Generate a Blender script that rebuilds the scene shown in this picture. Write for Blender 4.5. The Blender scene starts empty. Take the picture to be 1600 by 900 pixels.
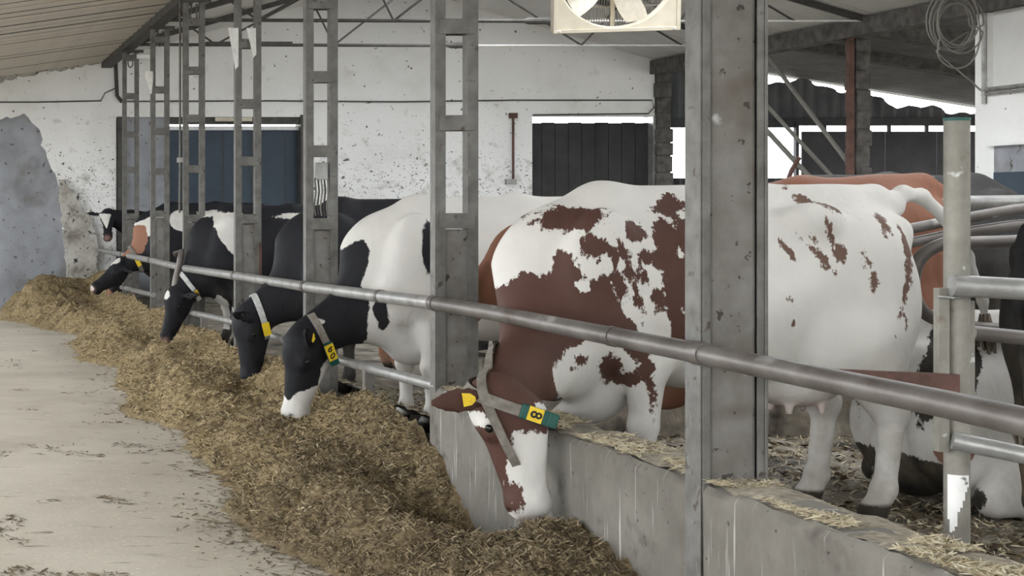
import bpy, math, random
import numpy as np
from mathutils import Vector, Matrix

# ------------------------------------------------------------------ camera, sky, exposure
FPX, CX, CY, EYE = 2500.0, -100.0, 325.0, 1.6      # focal length and principal point of the cropped photo
SC = bpy.context.scene
COL = SC.collection
cam_d = bpy.data.cameras.new('camera')
cam_d.sensor_width = 36.0
cam_d.lens = 36.0 * FPX / 1600.0
cam_d.shift_x = (800 - CX) / 1600.0
cam_d.shift_y = -(450 - CY) / 1600.0
cam_d.clip_start = 0.05
cam_d.clip_end = 300
cam = bpy.data.objects.new('camera', cam_d)
cam.location = (0, 0, EYE)
cam.rotation_euler = (math.pi / 2, 0, 0)
COL.objects.link(cam)
SC.camera = cam

world = bpy.data.worlds.new('overcast_sky')
SC.world = world
world.use_nodes = True
bg = world.node_tree.nodes['Background']
bg.inputs[0].default_value = (0.93, 0.97, 1.0, 1)
bg.inputs[1].default_value = 8.9
SC.view_settings.view_transform = 'Standard'
SC.view_settings.look = 'None'
SC.view_settings.exposure = 0.0
SC.view_settings.gamma = 1.0
SC.view_settings.use_curve_mapping = False
SC.cycles.max_bounces = 8
SC.cycles.diffuse_bounces = 5

random.seed(7)
RNG = np.random.default_rng(11)


def P(px, py, d):
    """photo measurement at distance d -> place in the barn"""
    return Vector(((px - CX) * d / FPX, d, EYE - (py - CY) * d / FPX))


# ------------------------------------------------------------------ materials
def nodes_of(name, rough=0.8, metal=0.0):
    m = bpy.data.materials.new(name)
    m.use_nodes = True
    nt = m.node_tree
    b = nt.nodes['Principled BSDF']
    b.inputs['Roughness'].default_value = rough
    b.inputs['Metallic'].default_value = metal
    b.inputs['Specular IOR Level'].default_value = 0.3
    return m, nt, b


def rgba(c):
    return (c[0], c[1], c[2], 1)


def noise(nt, scale, detail=4, stretch=(1, 1, 1), rough=0.6, coord='Object'):
    tc = nt.nodes.new('ShaderNodeTexCoord')
    mp = nt.nodes.new('ShaderNodeMapping')
    mp.inputs['Scale'].default_value = stretch
    n = nt.nodes.new('ShaderNodeTexNoise')
    n.inputs['Scale'].default_value = scale
    n.inputs['Detail'].default_value = detail
    n.inputs['Roughness'].default_value = rough
    nt.links.new(tc.outputs[coord], mp.inputs[0])
    nt.links.new(mp.outputs[0], n.inputs[0])
    return n.outputs['Fac']


def ramp(nt, fac, stops):
    r = nt.nodes.new('ShaderNodeValToRGB')
    while len(r.color_ramp.elements) < len(stops):
        r.color_ramp.elements.new(0.5)
    for e, (p, c) in zip(r.color_ramp.elements, stops):
        e.position = p
        e.color = rgba(c)
    nt.links.new(fac, r.inputs[0])
    return r.outputs[0]


def mixc(nt, fac, a, b):
    x = nt.nodes.new('ShaderNodeMix')
    x.data_type = 'RGBA'
    for sock, v in ((x.inputs[0], fac), (x.inputs[6], a), (x.inputs[7], b)):
        if isinstance(v, bpy.types.NodeSocket):
            nt.links.new(v, sock)
        elif isinstance(v, (int, float)):
            sock.default_value = v
        else:
            sock.default_value = rgba(v)
    return x.outputs[2]


def mathn(nt, op, a, b=None, clamp=False):
    n = nt.nodes.new('ShaderNodeMath')
    n.operation = op
    n.use_clamp = clamp
    for i, v in enumerate((a, b)):
        if v is None:
            continue
        if isinstance(v, bpy.types.NodeSocket):
            nt.links.new(v, n.inputs[i])
        else:
            n.inputs[i].default_value = v
    return n.outputs[0]


def bump(nt, bsdf, h, strength=0.4, dist=0.01):
    b = nt.nodes.new('ShaderNodeBump')
    b.inputs['Strength'].default_value = strength
    b.inputs['Distance'].default_value = dist
    nt.links.new(h, b.inputs['Height'])
    nt.links.new(b.outputs[0], bsdf.inputs['Normal'])


def surf(name, stops, scale=6, detail=6, rough=0.8, metal=0.0, stretch=(1, 1, 1), spots=None, bmp=0.3, bscale=None, streak=None):
    """noise ramp + optional dirt spots (colour, scale, lo, hi[, stretch]) + bump"""
    m, nt, b = nodes_of(name, rough, metal)
    col = ramp(nt, noise(nt, scale, detail, stretch), stops)
    for sp in (spots or []):
        st = sp[4] if len(sp) > 4 else (1, 1, 1)
        f = noise(nt, sp[1], 3, st, 0.55)
        f = ramp(nt, f, [(sp[2], (0, 0, 0)), (sp[3], (1, 1, 1))])
        col = mixc(nt, f, col, sp[0])
    nt.links.new(col, b.inputs['Base Color'])
    if bmp:
        bump(nt, b, noise(nt, bscale or scale * 5, 5, stretch), bmp)
    return m


def plain(name, c, rough=0.6, metal=0.0, var=0.12, scale=20):
    lo = [max(0, v * (1 - var)) for v in c]
    hi = [min(1, v * (1 + var)) for v in c]
    return surf(name, [(0.3, lo), (0.7, hi)], scale, 4, rough, metal, bmp=0.1)


M = {}
M['plaster'] = surf('white_plaster', [(0.25, (0.68, 0.67, 0.64)), (0.5, (0.82, 0.815, 0.80)), (0.8, (0.87, 0.87, 0.86))], 0.9, 7, 0.9,
                    spots=[((0.10, 0.095, 0.085), 13, 0.69, 0.74), ((0.30, 0.28, 0.25), 2.3, 0.66, 0.9)], bmp=0.35, bscale=9)
M['plaster_pitted'] = surf('pitted_plaster', [(0.25, (0.58, 0.57, 0.54)), (0.5, (0.79, 0.78, 0.76)), (0.8, (0.86, 0.855, 0.84))], 1.6, 7, 0.9,
                           spots=[((0.11, 0.10, 0.09), 15, 0.635, 0.69), ((0.30, 0.28, 0.25), 3.5, 0.62, 0.85)], bmp=0.6, bscale=12)
def pits(m, zc, k):
    # more pits and scabs low on the wall, where animals and splashes reach
    nt = m.node_tree
    b = nt.nodes['Principled BSDF']
    src = b.inputs['Base Color'].links[0].from_socket
    tc = nt.nodes.new('ShaderNodeTexCoord')
    sp = nt.nodes.new('ShaderNodeSeparateXYZ')
    nt.links.new(tc.outputs['Object'], sp.inputs[0])
    g = mathn(nt, 'MULTIPLY', mathn(nt, 'SUBTRACT', zc, sp.outputs[2]), k)
    g = mathn(nt, 'MINIMUM', mathn(nt, 'MAXIMUM', g, -.12), .05)
    for sc_, lo_, col_ in ((15, .665, (.12, .11, .10)), (34, .665, (.16, .15, .135)), (4, .60, (.42, .40, .365))):
        f = ramp(nt, mathn(nt, 'ADD', noise(nt, sc_, 4, (1, 1, 1.2)), g), [(lo_, (0, 0, 0)), (lo_ + (.04 if sc_ > 10 else .2), (1, 1, 1))])
        src = mixc(nt, f, src, col_)
    nt.links.new(src, b.inputs['Base Color'])


M['plaster'].name = 'white_plaster_plain'
M['plaster_wall'] = surf('white_plaster', [(0.25, (0.68, 0.67, 0.64)), (0.5, (0.82, 0.815, 0.80)), (0.8, (0.87, 0.87, 0.86))], 0.9, 7, 0.9,
                         spots=[((0.10, 0.095, 0.085), 13, 0.70, 0.74), ((0.45, 0.43, 0.40), 2.3, 0.66, 0.9)], bmp=0.35, bscale=9)
pits(M['plaster_wall'], 2.75, .07)
M['bare_concrete'] = surf('bare_concrete', [(0.3, (0.20, 0.205, 0.22)), (0.7, (0.36, 0.37, 0.40))], 1.7, 7, 0.9,
                          spots=[((0.08, 0.07, 0.06), 9, 0.62, 0.70), ((0.13, 0.11, 0.09), 1.4, 0.55, 0.8)], bmp=0.6, bscale=14)
M['rubble'] = surf('broken_masonry', [(0.3, (0.16, 0.14, 0.12)), (0.5, (0.42, 0.40, 0.36)), (0.7, (0.62, 0.60, 0.56))], 4.5, 8, 0.95,
                   spots=[((0.06, 0.05, 0.04), 9, 0.58, 0.66)], bmp=1.0, bscale=14)
M['concrete'] = surf('trough_concrete', [(0.3, (0.11, 0.10, 0.085)), (0.7, (0.22, 0.205, 0.18))], 2.2, 8, 0.85,
                     spots=[((0.07, 0.06, 0.05), 5, 0.60, 0.75), ((0.40, 0.38, 0.345), 7, 0.62, 0.70, (1, 4.5, 0.22)),
                            ((0.05, 0.045, 0.04), 26, 0.68, 0.72)], bmp=0.5, bscale=16)
M['infill'] = surf('post_concrete', [(0.25, (0.09, 0.08, 0.068)), (0.5, (0.165, 0.155, 0.142)), (0.75, (0.25, 0.245, 0.235))], 3.2, 8, 0.9,
                   spots=[((0.05, 0.045, 0.04), 22, 0.64, 0.68), ((0.085, 0.062, 0.042), 2.6, 0.52, 0.72), ((0.42, 0.42, 0.41), 7, 0.68, 0.75)], bmp=0.6, bscale=20)
M['steel'] = surf('grey_post_steel', [(0.3, (0.10, 0.095, 0.085)), (0.7, (0.19, 0.185, 0.172))], 9, 6, 0.6, 0.25,
                  spots=[((0.07, 0.055, 0.045), 16, 0.62, 0.70), ((0.42, 0.41, 0.39), 12, 0.68, 0.74, (1, 1, 0.2))], bmp=0.25)
M['dark_steel'] = surf('dark_steel', [(0.3, (0.05, 0.047, 0.043)), (0.7, (0.10, 0.095, 0.088))], 9, 5, 0.65, 0.2)
M['rail'] = surf('worn_pipe', [(0.3, (0.075, 0.063, 0.055)), (0.55, (0.14, 0.125, 0.115)), (0.8, (0.22, 0.21, 0.20))], 3.0, 7, 0.45, 0.35,
                 spots=[((0.34, 0.33, 0.32), 7, 0.66, 0.76, (1, .4, 1)), ((0.07, 0.045, 0.034), 4, 0.60, 0.75)], bmp=0.2)
M['galv'] = surf('galvanised_pipe', [(0.3, (0.22, 0.215, 0.205)), (0.7, (0.40, 0.395, 0.385))], 8, 5, 0.4, 0.45,
                 spots=[((0.16, 0.13, 0.10), 6, 0.62, 0.75)], bmp=0.15)
M['postpipe'] = surf('worn_post_pipe', [(0.3, (0.17, 0.16, 0.135)), (0.7, (0.30, 0.285, 0.25))], 7, 6, 0.6, 0.2,
                     spots=[((0.14, 0.09, 0.06), 9, 0.62, 0.75), ((0.6, 0.6, 0.58), 12, 0.68, 0.74)], bmp=0.3)
M['rust'] = surf('rusty_steel', [(0.3, (0.07, 0.040, 0.034)), (0.7, (0.16, 0.085, 0.068))], 9, 6, 0.75, 0.1)
M['panel'] = surf('ceiling_panel', [(0.3, (0.42, 0.385, 0.335)), (0.7, (0.56, 0.52, 0.465))], 0.8, 6, 0.75,
                  spots=[((0.30, 0.26, 0.22), 1.4, 0.62, 0.85)], bmp=0.1)
M['panel_white'] = surf('roof_panel', [(0.3, (0.62, 0.61, 0.59)), (0.7, (0.76, 0.75, 0.74))], 1.2, 6, 0.7, bmp=0.1)
M['floor'] = surf('dusty_floor', [(0.25, (0.32, 0.28, 0.225)), (0.5, (0.42, 0.38, 0.315)), (0.75, (0.50, 0.46, 0.39))], 0.8, 9, 0.85,
                  spots=[((0.17, 0.14, 0.10), 5.5, 0.63, 0.75, (0.6, 2.2, 1)), ((0.22, 0.19, 0.145), 1.3, 0.60, 0.82), ((0.58, 0.54, 0.44), 40, 0.68, 0.74)], bmp=0.4, bscale=30)
M['mud'] = surf('trodden_bedding', [(0.25, (0.07, 0.057, 0.045)), (0.5, (0.20, 0.175, 0.14)), (0.75, (0.40, 0.37, 0.31))], 7, 9, 0.75,
                spots=[((0.04, 0.033, 0.028), 3.0, 0.57, 0.68)], bmp=0.8, bscale=40)
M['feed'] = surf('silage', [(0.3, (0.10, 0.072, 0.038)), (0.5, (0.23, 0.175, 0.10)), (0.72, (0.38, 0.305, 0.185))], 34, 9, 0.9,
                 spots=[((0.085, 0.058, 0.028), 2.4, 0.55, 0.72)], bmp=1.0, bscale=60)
def near_brown_shade(m, y0, y1, k):
    # near feed is browner than the far end, with shade painted into its colour
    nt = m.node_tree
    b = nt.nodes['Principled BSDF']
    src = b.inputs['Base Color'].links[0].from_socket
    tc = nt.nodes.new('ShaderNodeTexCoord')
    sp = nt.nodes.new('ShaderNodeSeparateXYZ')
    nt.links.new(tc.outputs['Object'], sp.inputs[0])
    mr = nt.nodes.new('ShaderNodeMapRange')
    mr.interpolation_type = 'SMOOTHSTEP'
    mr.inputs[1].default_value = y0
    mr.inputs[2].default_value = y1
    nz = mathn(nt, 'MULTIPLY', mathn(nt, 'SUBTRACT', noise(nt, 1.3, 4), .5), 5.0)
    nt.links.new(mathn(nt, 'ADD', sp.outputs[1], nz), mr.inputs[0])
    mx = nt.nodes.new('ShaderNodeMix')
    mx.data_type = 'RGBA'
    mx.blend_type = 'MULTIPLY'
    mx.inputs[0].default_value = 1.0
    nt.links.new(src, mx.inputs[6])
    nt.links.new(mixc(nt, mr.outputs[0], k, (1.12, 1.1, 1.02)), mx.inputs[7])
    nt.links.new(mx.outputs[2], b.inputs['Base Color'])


M['straw'] = surf('straw', [(0.3, (0.24, 0.18, 0.10)), (0.5, (0.38, 0.305, 0.185)), (0.7, (0.52, 0.44, 0.30))], 25, 2, 0.75, bmp=0)
M['straw_pale'] = surf('pale_straw', [(0.3, (0.34, 0.27, 0.16)), (0.7, (0.68, 0.62, 0.47))], 25, 2, 0.75, bmp=0)
M['chaff'] = surf('dark_chaff', [(0.3, (0.06, 0.045, 0.03)), (0.7, (0.20, 0.15, 0.09))], 20, 2, 0.85, bmp=0)
M['darkwall'] = surf('dark_sheet', [(0.3, (0.024, 0.023, 0.025)), (0.7, (0.05, 0.048, 0.05))], 2.5, 5, 0.7)
M['sheet'] = surf('grey_sheet', [(0.3, (0.06, 0.063, 0.067)), (0.7, (0.12, 0.122, 0.125))], 2.5, 5, 0.7)
M['shedroof'] = surf('shed_roof_sheet', [(0.3, (0.12, 0.12, 0.12)), (0.7, (0.20, 0.20, 0.20))], 2.5, 5, 0.6)
M['bluedoor'] = surf('blue_grey_door', [(0.3, (0.035, 0.048, 0.065)), (0.7, (0.055, 0.075, 0.10))], 1.5, 5, 0.6)
M['block'] = surf('rough_block', [(0.3, (0.05, 0.046, 0.042)), (0.7, (0.15, 0.14, 0.13))], 8, 7, 0.95, bmp=1.0)
M['fan'] = surf('fan_cream', [(0.3, (0.52, 0.46, 0.36)), (0.7, (0.66, 0.60, 0.49))], 4, 5, 0.5, bmp=0.05)
M['fanwhite'] = plain('fan_blade_white', (0.74, 0.70, 0.62), 0.4)
M['wire'] = plain('grey_wire', (0.20, 0.19, 0.17), 0.6)
M['cable'] = plain('dark_cable', (0.05, 0.047, 0.045), 0.6)
M['whiterod'] = plain('white_rod', (0.75, 0.75, 0.75), 0.5)
M['cloth'] = plain('pale_plastic', (0.66, 0.65, 0.62), 0.6)
M['yellow'] = plain('yellow_plastic', (0.78, 0.55, 0.03), 0.5)
M['green'] = plain('green_plastic', (0.012, 0.075, 0.06), 0.45)
M['ink'] = plain('black_ink', (0.012, 0.012, 0.012), 0.6)
M['strap'] = surf('grey_webbing', [(0.3, (0.13, 0.115, 0.095)), (0.7, (0.24, 0.22, 0.19))], 30, 4, 0.85)
M['strap_white'] = surf('pale_webbing', [(0.3, (0.36, 0.36, 0.35)), (0.7, (0.6, 0.6, 0.58))], 30, 4, 0.85)
M['eye'] = plain('eye_black', (0.012, 0.010, 0.009), 0.12)
M['hair'] = surf('tail_hair', [(0.3, (0.06, 0.045, 0.035)), (0.7, (0.26, 0.22, 0.17))], 30, 3, 0.85, stretch=(4, 4, 0.5))
M['bedtop'] = surf('dusty_chaff', [(0.3, (0.15, 0.125, 0.095)), (0.5, (0.28, 0.245, 0.19)), (0.75, (0.40, 0.36, 0.29))], 30, 9, 0.9, spots=[((0.09, 0.07, 0.05), 4, 0.58, 0.72)], bmp=0.9, bscale=60)
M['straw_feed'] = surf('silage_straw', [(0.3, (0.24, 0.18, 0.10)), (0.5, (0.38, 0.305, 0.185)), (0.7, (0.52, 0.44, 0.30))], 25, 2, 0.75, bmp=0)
near_brown_shade(M['feed'], 6.0, 12.0, (.62, .60, .58))
near_brown_shade(M['straw_feed'], 6.0, 12.0, (.66, .64, .62))
M['ground'] = surf('yard_ground', [(0.3, (0.22, 0.21, 0.18)), (0.7, (0.32, 0.30, 0.26))], 0.5, 5, 0.95)


# ------------------------------------------------------------------ mesh helpers
class MB:
    def __init__(s):
        s.v = []
        s.f = []

    def box(s, x0, x1, y0, y1, z0, z1):
        i = len(s.v)
        s.v += [(x0, y0, z0), (x1, y0, z0), (x1, y1, z0), (x0, y1, z0), (x0, y0, z1), (x1, y0, z1), (x1, y1, z1), (x0, y1, z1)]
        s.f += [(i, i + 3, i + 2, i + 1), (i + 4, i + 5, i + 6, i + 7), (i, i + 1, i + 5, i + 4), (i + 1, i + 2, i + 6, i + 5), (i + 2, i + 3, i + 7, i + 6), (i + 3, i, i + 4, i + 7)]
        return s

    def obox(s, c, ax, ay, az):
        """oriented box: centre and three half-axis vectors"""
        i = len(s.v)
        c, ax, ay, az = Vector(c), Vector(ax), Vector(ay), Vector(az)
        for sz in (-1, 1):
            for sx, sy in ((-1, -1), (1, -1), (1, 1), (-1, 1)):
                s.v.append(tuple(c + ax * sx + ay * sy + az * sz))
        s.f += [(i, i + 3, i + 2, i + 1), (i + 4, i + 5, i + 6, i + 7), (i, i + 1, i + 5, i + 4), (i + 1, i + 2, i + 6, i + 5), (i + 2, i + 3, i + 7, i + 6), (i + 3, i, i + 4, i + 7)]
        return s

    def bar(s, a, b, w, h):
        a, b = Vector(a), Vector(b)
        d = (b - a).normalized()
        up = Vector((0, 0, 1)) if abs(d.z) < 0.95 else Vector((0, 1, 0))
        side = d.cross(up).normalized()
        up = side.cross(d).normalized()
        return s.obox((a + b) / 2, (b - a) / 2, side * w / 2, up * h / 2)

    def tube(s, pts, r, n=12, cap=True):
        pts = [Vector(p) for p in pts]
        rs = r if isinstance(r, (list, tuple)) else [r] * len(pts)
        base = len(s.v)
        ref = None
        for k, p in enumerate(pts):
            t = (pts[min(k + 1, len(pts) - 1)] - pts[max(k - 1, 0)]).normalized()
            if ref is None:
                ref = Vector((0, 0, 1)) if abs(t.z) < 0.9 else Vector((1, 0, 0))
            u = (ref - t * ref.dot(t)).normalized()
            ref = u
            w = t.cross(u)
            for j in range(n):
                a = 2 * math.pi * j / n
                s.v.append(tuple(p + (u * math.cos(a) + w * math.sin(a)) * rs[k]))
        for k in range(len(pts) - 1):
            for j in range(n):
                a = base + k * n + j
                b = base + k * n + (j + 1) % n
                s.f.append((a, b, b + n, a + n))
        if cap:
            s.f.append(tuple(base + j for j in range(n))[::-1])
            s.f.append(tuple(base + (len(pts) - 1) * n + j for j in range(n)))
        return s

    def prism(s, poly, y0, y1):
        """polygon in x,z extruded along y"""
        i = len(s.v)
        n = len(poly)
        s.v += [(x, y0, z) for x, z in poly] + [(x, y1, z) for x, z in poly]
        s.f.append(tuple(range(i, i + n)))
        s.f.append(tuple(range(i + 2 * n - 1, i + n - 1, -1)))
        for k in range(n):
            k2 = (k + 1) % n
            s.f.append((i + k2, i + k, i + n + k, i + n + k2))
        return s

    def ball(s, c, r, n=12, m=8):
        i = len(s.v)
        r = r if isinstance(r, (list, tuple)) else (r, r, r)
        for a in range(m + 1):
            th = math.pi * a / m
            for b in range(n):
                ph = 2 * math.pi * b / n
                s.v.append((c[0] + r[0] * math.sin(th) * math.cos(ph), c[1] + r[1] * math.sin(th) * math.sin(ph), c[2] + r[2] * math.cos(th)))
        for a in range(m):
            for b in range(n):
                s.f.append((i + a * n + b, i + (a + 1) * n + b, i + (a + 1) * n + (b + 1) % n, i + a * n + (b + 1) % n))
        return s

    def mesh(s, name, off=(0, 0, 0)):
        me = bpy.data.meshes.new(name)
        me.from_pydata([(a - off[0], b - off[1], c - off[2]) for a, b, c in s.v], [], s.f)
        me.update()
        return me


def root_loc(o):
    while o.parent:
        o = o.parent
    return o.location


def place(name, me, mat, parent=None, loc=(0, 0, 0), smooth=False, bevel=0):
    if mat is not None:
        me.materials.append(mat)
    if smooth:
        me.polygons.foreach_set('use_smooth', [True] * len(me.polygons))
        if smooth != 'all':
            me.set_sharp_from_angle(angle=math.radians(40))
    o = bpy.data.objects.new(name, me)
    COL.objects.link(o)
    if parent:
        o.parent = parent
    else:
        o.location = loc
    if bevel:
        b = o.modifiers.new('bevel', 'BEVEL')
        b.width = bevel
        b.segments = 2
        b.limit_method = 'ANGLE'
    return o


def part(name, mb, mat, parent, smooth=False, bevel=0):
    """mesh given in barn coordinates under an unrotated thing"""
    return place(name, mb.mesh(name, root_loc(parent)), mat, parent, smooth=smooth, bevel=bevel)


def tag(o, label, cat, group=None):
    o['label'] = label
    o['category'] = cat
    if group:
        o['group'] = group
    return o


def solo(name, mb, mat, label, cat, loc=(0, 0, 0), smooth=False, bevel=0, group=None):
    return tag(place(name, mb.mesh(name, loc), mat, None, loc, smooth, bevel), label, cat, group)


def struct(name, mb, mat, loc=(0, 0, 0), smooth=False, bevel=0):
    o = place(name, mb.mesh(name, loc), mat, None, loc, smooth, bevel)
    o['kind'] = 'structure'
    return o


def thing(name, loc, label, cat, group=None):
    o = bpy.data.objects.new(name, None)
    o.empty_display_size = 0.1
    COL.objects.link(o)
    o.location = loc
    return tag(o, label, cat, group)


def fbm2(x, y, scale, octaves=4, seed=0, gain=0.5):
    """value noise, numpy"""
    out = np.zeros_like(x, dtype=float)
    amp = 1.0
    tot = 0
    for o in range(octaves):
        r = np.random.default_rng(seed + o * 17)
        T = r.random((256, 256))
        u, v = x * scale * 2 ** o + 1000, y * scale * 2 ** o + 1000
        iu, iv = np.floor(u).astype(int), np.floor(v).astype(int)
        fu, fv = u - iu, v - iv
        fu, fv = fu * fu * (3 - 2 * fu), fv * fv * (3 - 2 * fv)
        g = lambda a, b: T[(iu + a) % 256, (iv + b) % 256]
        n = (g(0, 0) * (1 - fu) + g(1, 0) * fu) * (1 - fv) + (g(0, 1) * (1 - fu) + g(1, 1) * fu) * fv
        out += amp * (n - 0.5) * 2
        tot += amp
        amp *= gain
    return out / tot


def grid_mesh(name, xs, ys, zf):
    X, Y = np.meshgrid(xs, ys, indexing='ij')
    Z = zf(X, Y)
    nx, ny = X.shape
    V = np.stack([X, Y, Z], -1).reshape(-1, 3)
    I = np.arange(nx * ny).reshape(nx, ny)
    F = np.stack([I[:-1, :-1], I[1:, :-1], I[1:, 1:], I[:-1, 1:]], -1).reshape(-1, 4)
    return np_mesh(name, V, F)


def np_mesh(name, V, F):
    me = bpy.data.meshes.new(name)
    me.vertices.add(len(V))
    me.vertices.foreach_set('co', np.ascontiguousarray(V, dtype=np.float32).ravel())
    k = F.shape[1]
    me.loops.add(len(F) * k)
    me.loops.foreach_set('vertex_index', np.ascontiguousarray(F, dtype=np.int32).ravel())
    me.polygons.add(len(F))
    me.polygons.foreach_set('loop_start', np.arange(0, len(F) * k, k, dtype=np.int32))
    me.update(calc_edges=True)
    return me


def slivers(name, x, y, zf, length, width, seed, lift=0.004, tilt=0.5, wild=1.0):
    """many thin bits lying on a height field, one mesh"""
    r = np.random.default_rng(seed)
    n = len(x)
    L = length[0] + (length[1] - length[0]) * r.random(n) ** 2
    W = width[0] + (width[1] - width[0]) * r.random(n)
    a = r.random(n) * 2 * np.pi
    t = (r.random(n) - 0.5) * 2 * tilt
    d = np.stack([np.cos(a) * np.cos(t), np.sin(a) * np.cos(t), np.sin(t)], -1)
    roll = (r.random(n) - 0.5) * 2 * wild
    s0 = np.stack([-np.sin(a), np.cos(a), np.zeros(n)], -1)
    up = np.cross(d, s0)
    s = s0 * np.cos(roll)[:, None] + up * np.sin(roll)[:, None]
    c = np.stack([x, y, zf(x, y) + lift + np.abs(np.sin(t)) * L * 0.3], -1)
    A = d * (L / 2)[:, None]
    B = s * (W / 2)[:, None]
    V = np.stack([c - A - B * .5, c - B, c + A - B * .4, c + A + B * .4, c + B, c - A + B * .5], 1).reshape(-1, 3)
    F = np.arange(n * 6).reshape(n, 6)
    return np_mesh(name, V, F)


def text_mesh(txt, size, thick=0.001):
    cu = bpy.data.curves.new('t', 'FONT')
    cu.body = txt
    cu.size = size
    cu.extrude = thick
    cu.offset = size * 0.018
    cu.align_x = 'CENTER'
    cu.align_y = 'CENTER'
    o = bpy.data.objects.new('t', cu)
    COL.objects.link(o)
    dg = bpy.context.evaluated_depsgraph_get()
    me = bpy.data.meshes.new_from_object(o.evaluated_get(dg))
    bpy.data.objects.remove(o)
    return me


#=STRUCTURE=
# ------------------------------------------------------------------ the barn shell
YW = 25.2                       # gable wall
XR = 2.6                        # feed rail / post row
XE = 11.3                       # right eave
CURB = 0.66
FL = 0.20                       # cow floor


def roof_z(x):
    if x < XR:
        return 3.9 - 0.14 * (XR - x)
    if x < 7.1:
        return 3.9 + 0.28 * (x - XR)
    return 5.16 - 0.295 * (x - 7.1)


struct('ground', MB().box(-60, 70, -60, 80, -0.5, -0.02), M['ground'])
struct('floor', MB().box(-3.2, 2.95, -6, YW, -0.1, 0), M['floor'])


def bed_z(X, Y):
    z = FL - .03 + 0.22 * np.exp(-np.maximum(X - 2.84, 0) / 0.45)
    z = z + 0.035 * fbm2(X, Y, 2.2, 4, 5) + 0.02 * fbm2(X, Y, 9, 3, 9)
    return z


o = place('floor_stall', grid_mesh('floor_stall', np.arange(2.83, 7.0, 0.03), np.arange(3.0, 12.5, 0.03), bed_z), M['mud'], smooth='all')
o['kind'] = 'structure'
struct('floor_yard', MB().box(2.9, 20, 12.5, YW, 0.0, FL).box(7.0, 20, -2, 12.5, 0.0, FL).box(2.9, 7.0, -2, 12.5, 0, 0.12), M['mud'])

# gable wall with two door openings, built in columns
W2 = FPX / YW


def wx(px):
    return (px - CX) / W2


def wz(py):
    return EYE - (py - CY) / W2


DL0, DL1, DLT = wx(183), wx(475), wz(183)
DR0, DR1, DRT = wx(830), wx(1019), wz(181)
mb = MB()
edges = [-3.2, 1.0, 2.0, DL0, DL1, 7.1, DR0, DR1, XE + 0.02]
for a, b in zip(edges[:-1], edges[1:]):
    lo = 0.0
    if a == DL0:
        lo = DLT
    if a == DR0:
        lo = DRT
    mid = [(XR, roof_z(XR))] if a < XR < b else []
    mb.prism([(a, lo), (b, lo), (b, roof_z(b))] + mid + [(a, roof_z(a))], YW, YW + 0.3)
wall_back = struct('wall_back', mb, M['bare_concrete'], (4, YW, 0))


def ragged(pts, amp, step, seed):
    r = random.Random(seed)
    out = []
    for (x0, z0), (x1, z1) in zip(pts[:-1], pts[1:]):
        n = max(1, int(math.hypot(x1 - x0, z1 - z0) / step))
        for k in range(n):
            t = k / n
            out.append((x0 + (x1 - x0) * t + r.uniform(-amp, amp), z0 + (z1 - z0) * t + r.uniform(-amp, amp)))
    out.append(pts[-1])
    return out


# white plaster coat, proud of the concrete, broken away at the lower left
edge = ragged([(wx(-90), wz(186)), (wx(0), wz(184)), (wx(36), wz(180)), (wx(50), wz(194)), (wx(62), wz(205)), (wx(68), wz(235)), (wx(86), wz(275)),
               (wx(92), wz(305)), (wx(97), wz(345)), (wx(103), wz(395)), (wx(106), wz(440)), (wx(115), wz(480))], 0.035, 0.09, 3)
T = 0.045
pl = [(-3.2, wz(190))] + edge + [(DL0 - .02, wz(480)), (DL0 - .02, DLT + .02), (DL0 - .02, roof_z(DL0)), (XR, roof_z(XR)), (-3.2, roof_z(-3.2))]
part('plaster_coat', MB().prism(pl, YW - T, YW - .001), M['plaster_wall'], wall_back)
zs = wz(200)
mb = MB()
mb.prism([(DL0 - .02, DLT), (DL1, DLT), (DL1, roof_z(DL1)), (DL0 - .02, roof_z(DL0))], YW - T, YW - .001)
mb.prism([(DL1, zs), (DR0, zs), (DR0, roof_z(DR0)), (7.1, roof_z(7.1)), (DL1, roof_z(DL1))], YW - T, YW - .001)
mb.prism([(DR0, DRT), (DR1, DRT), (XE, DRT), (XE, roof_z(XE)), (DR0, roof_z(DR0))], YW - T, YW - .001)
part('plaster_coat', mb, M['plaster_wall'], wall_back)
part('plaster_coat', MB().prism([(DL1, 0), (DR0, 0), (DR0, zs), (DL1, zs)], YW - T, YW - .001), M['plaster_wall'], wall_back)
# broken masonry pier by the feed
pier = ragged([(wx(93), wz(285)), (wx(104), wz(283)), (wx(118), wz(310)), (wx(140), wz(335)), (wx(150), wz(360)), (wx(152), wz(400)), (wx(150), wz(440)), (wx(158), wz(490))], 0.05, 0.07, 8)
pier2 = ragged([(wx(112), wz(490)), (wx(104), wz(430)), (wx(99), wz(370)), (wx(93), wz(320)), (wx(93), wz(285))], 0.03, 0.07, 9)
part('masonry_pier', MB().prism(pier + pier2[:-1], YW - .16, YW - .046), M['rubble'], wall_back)
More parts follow.
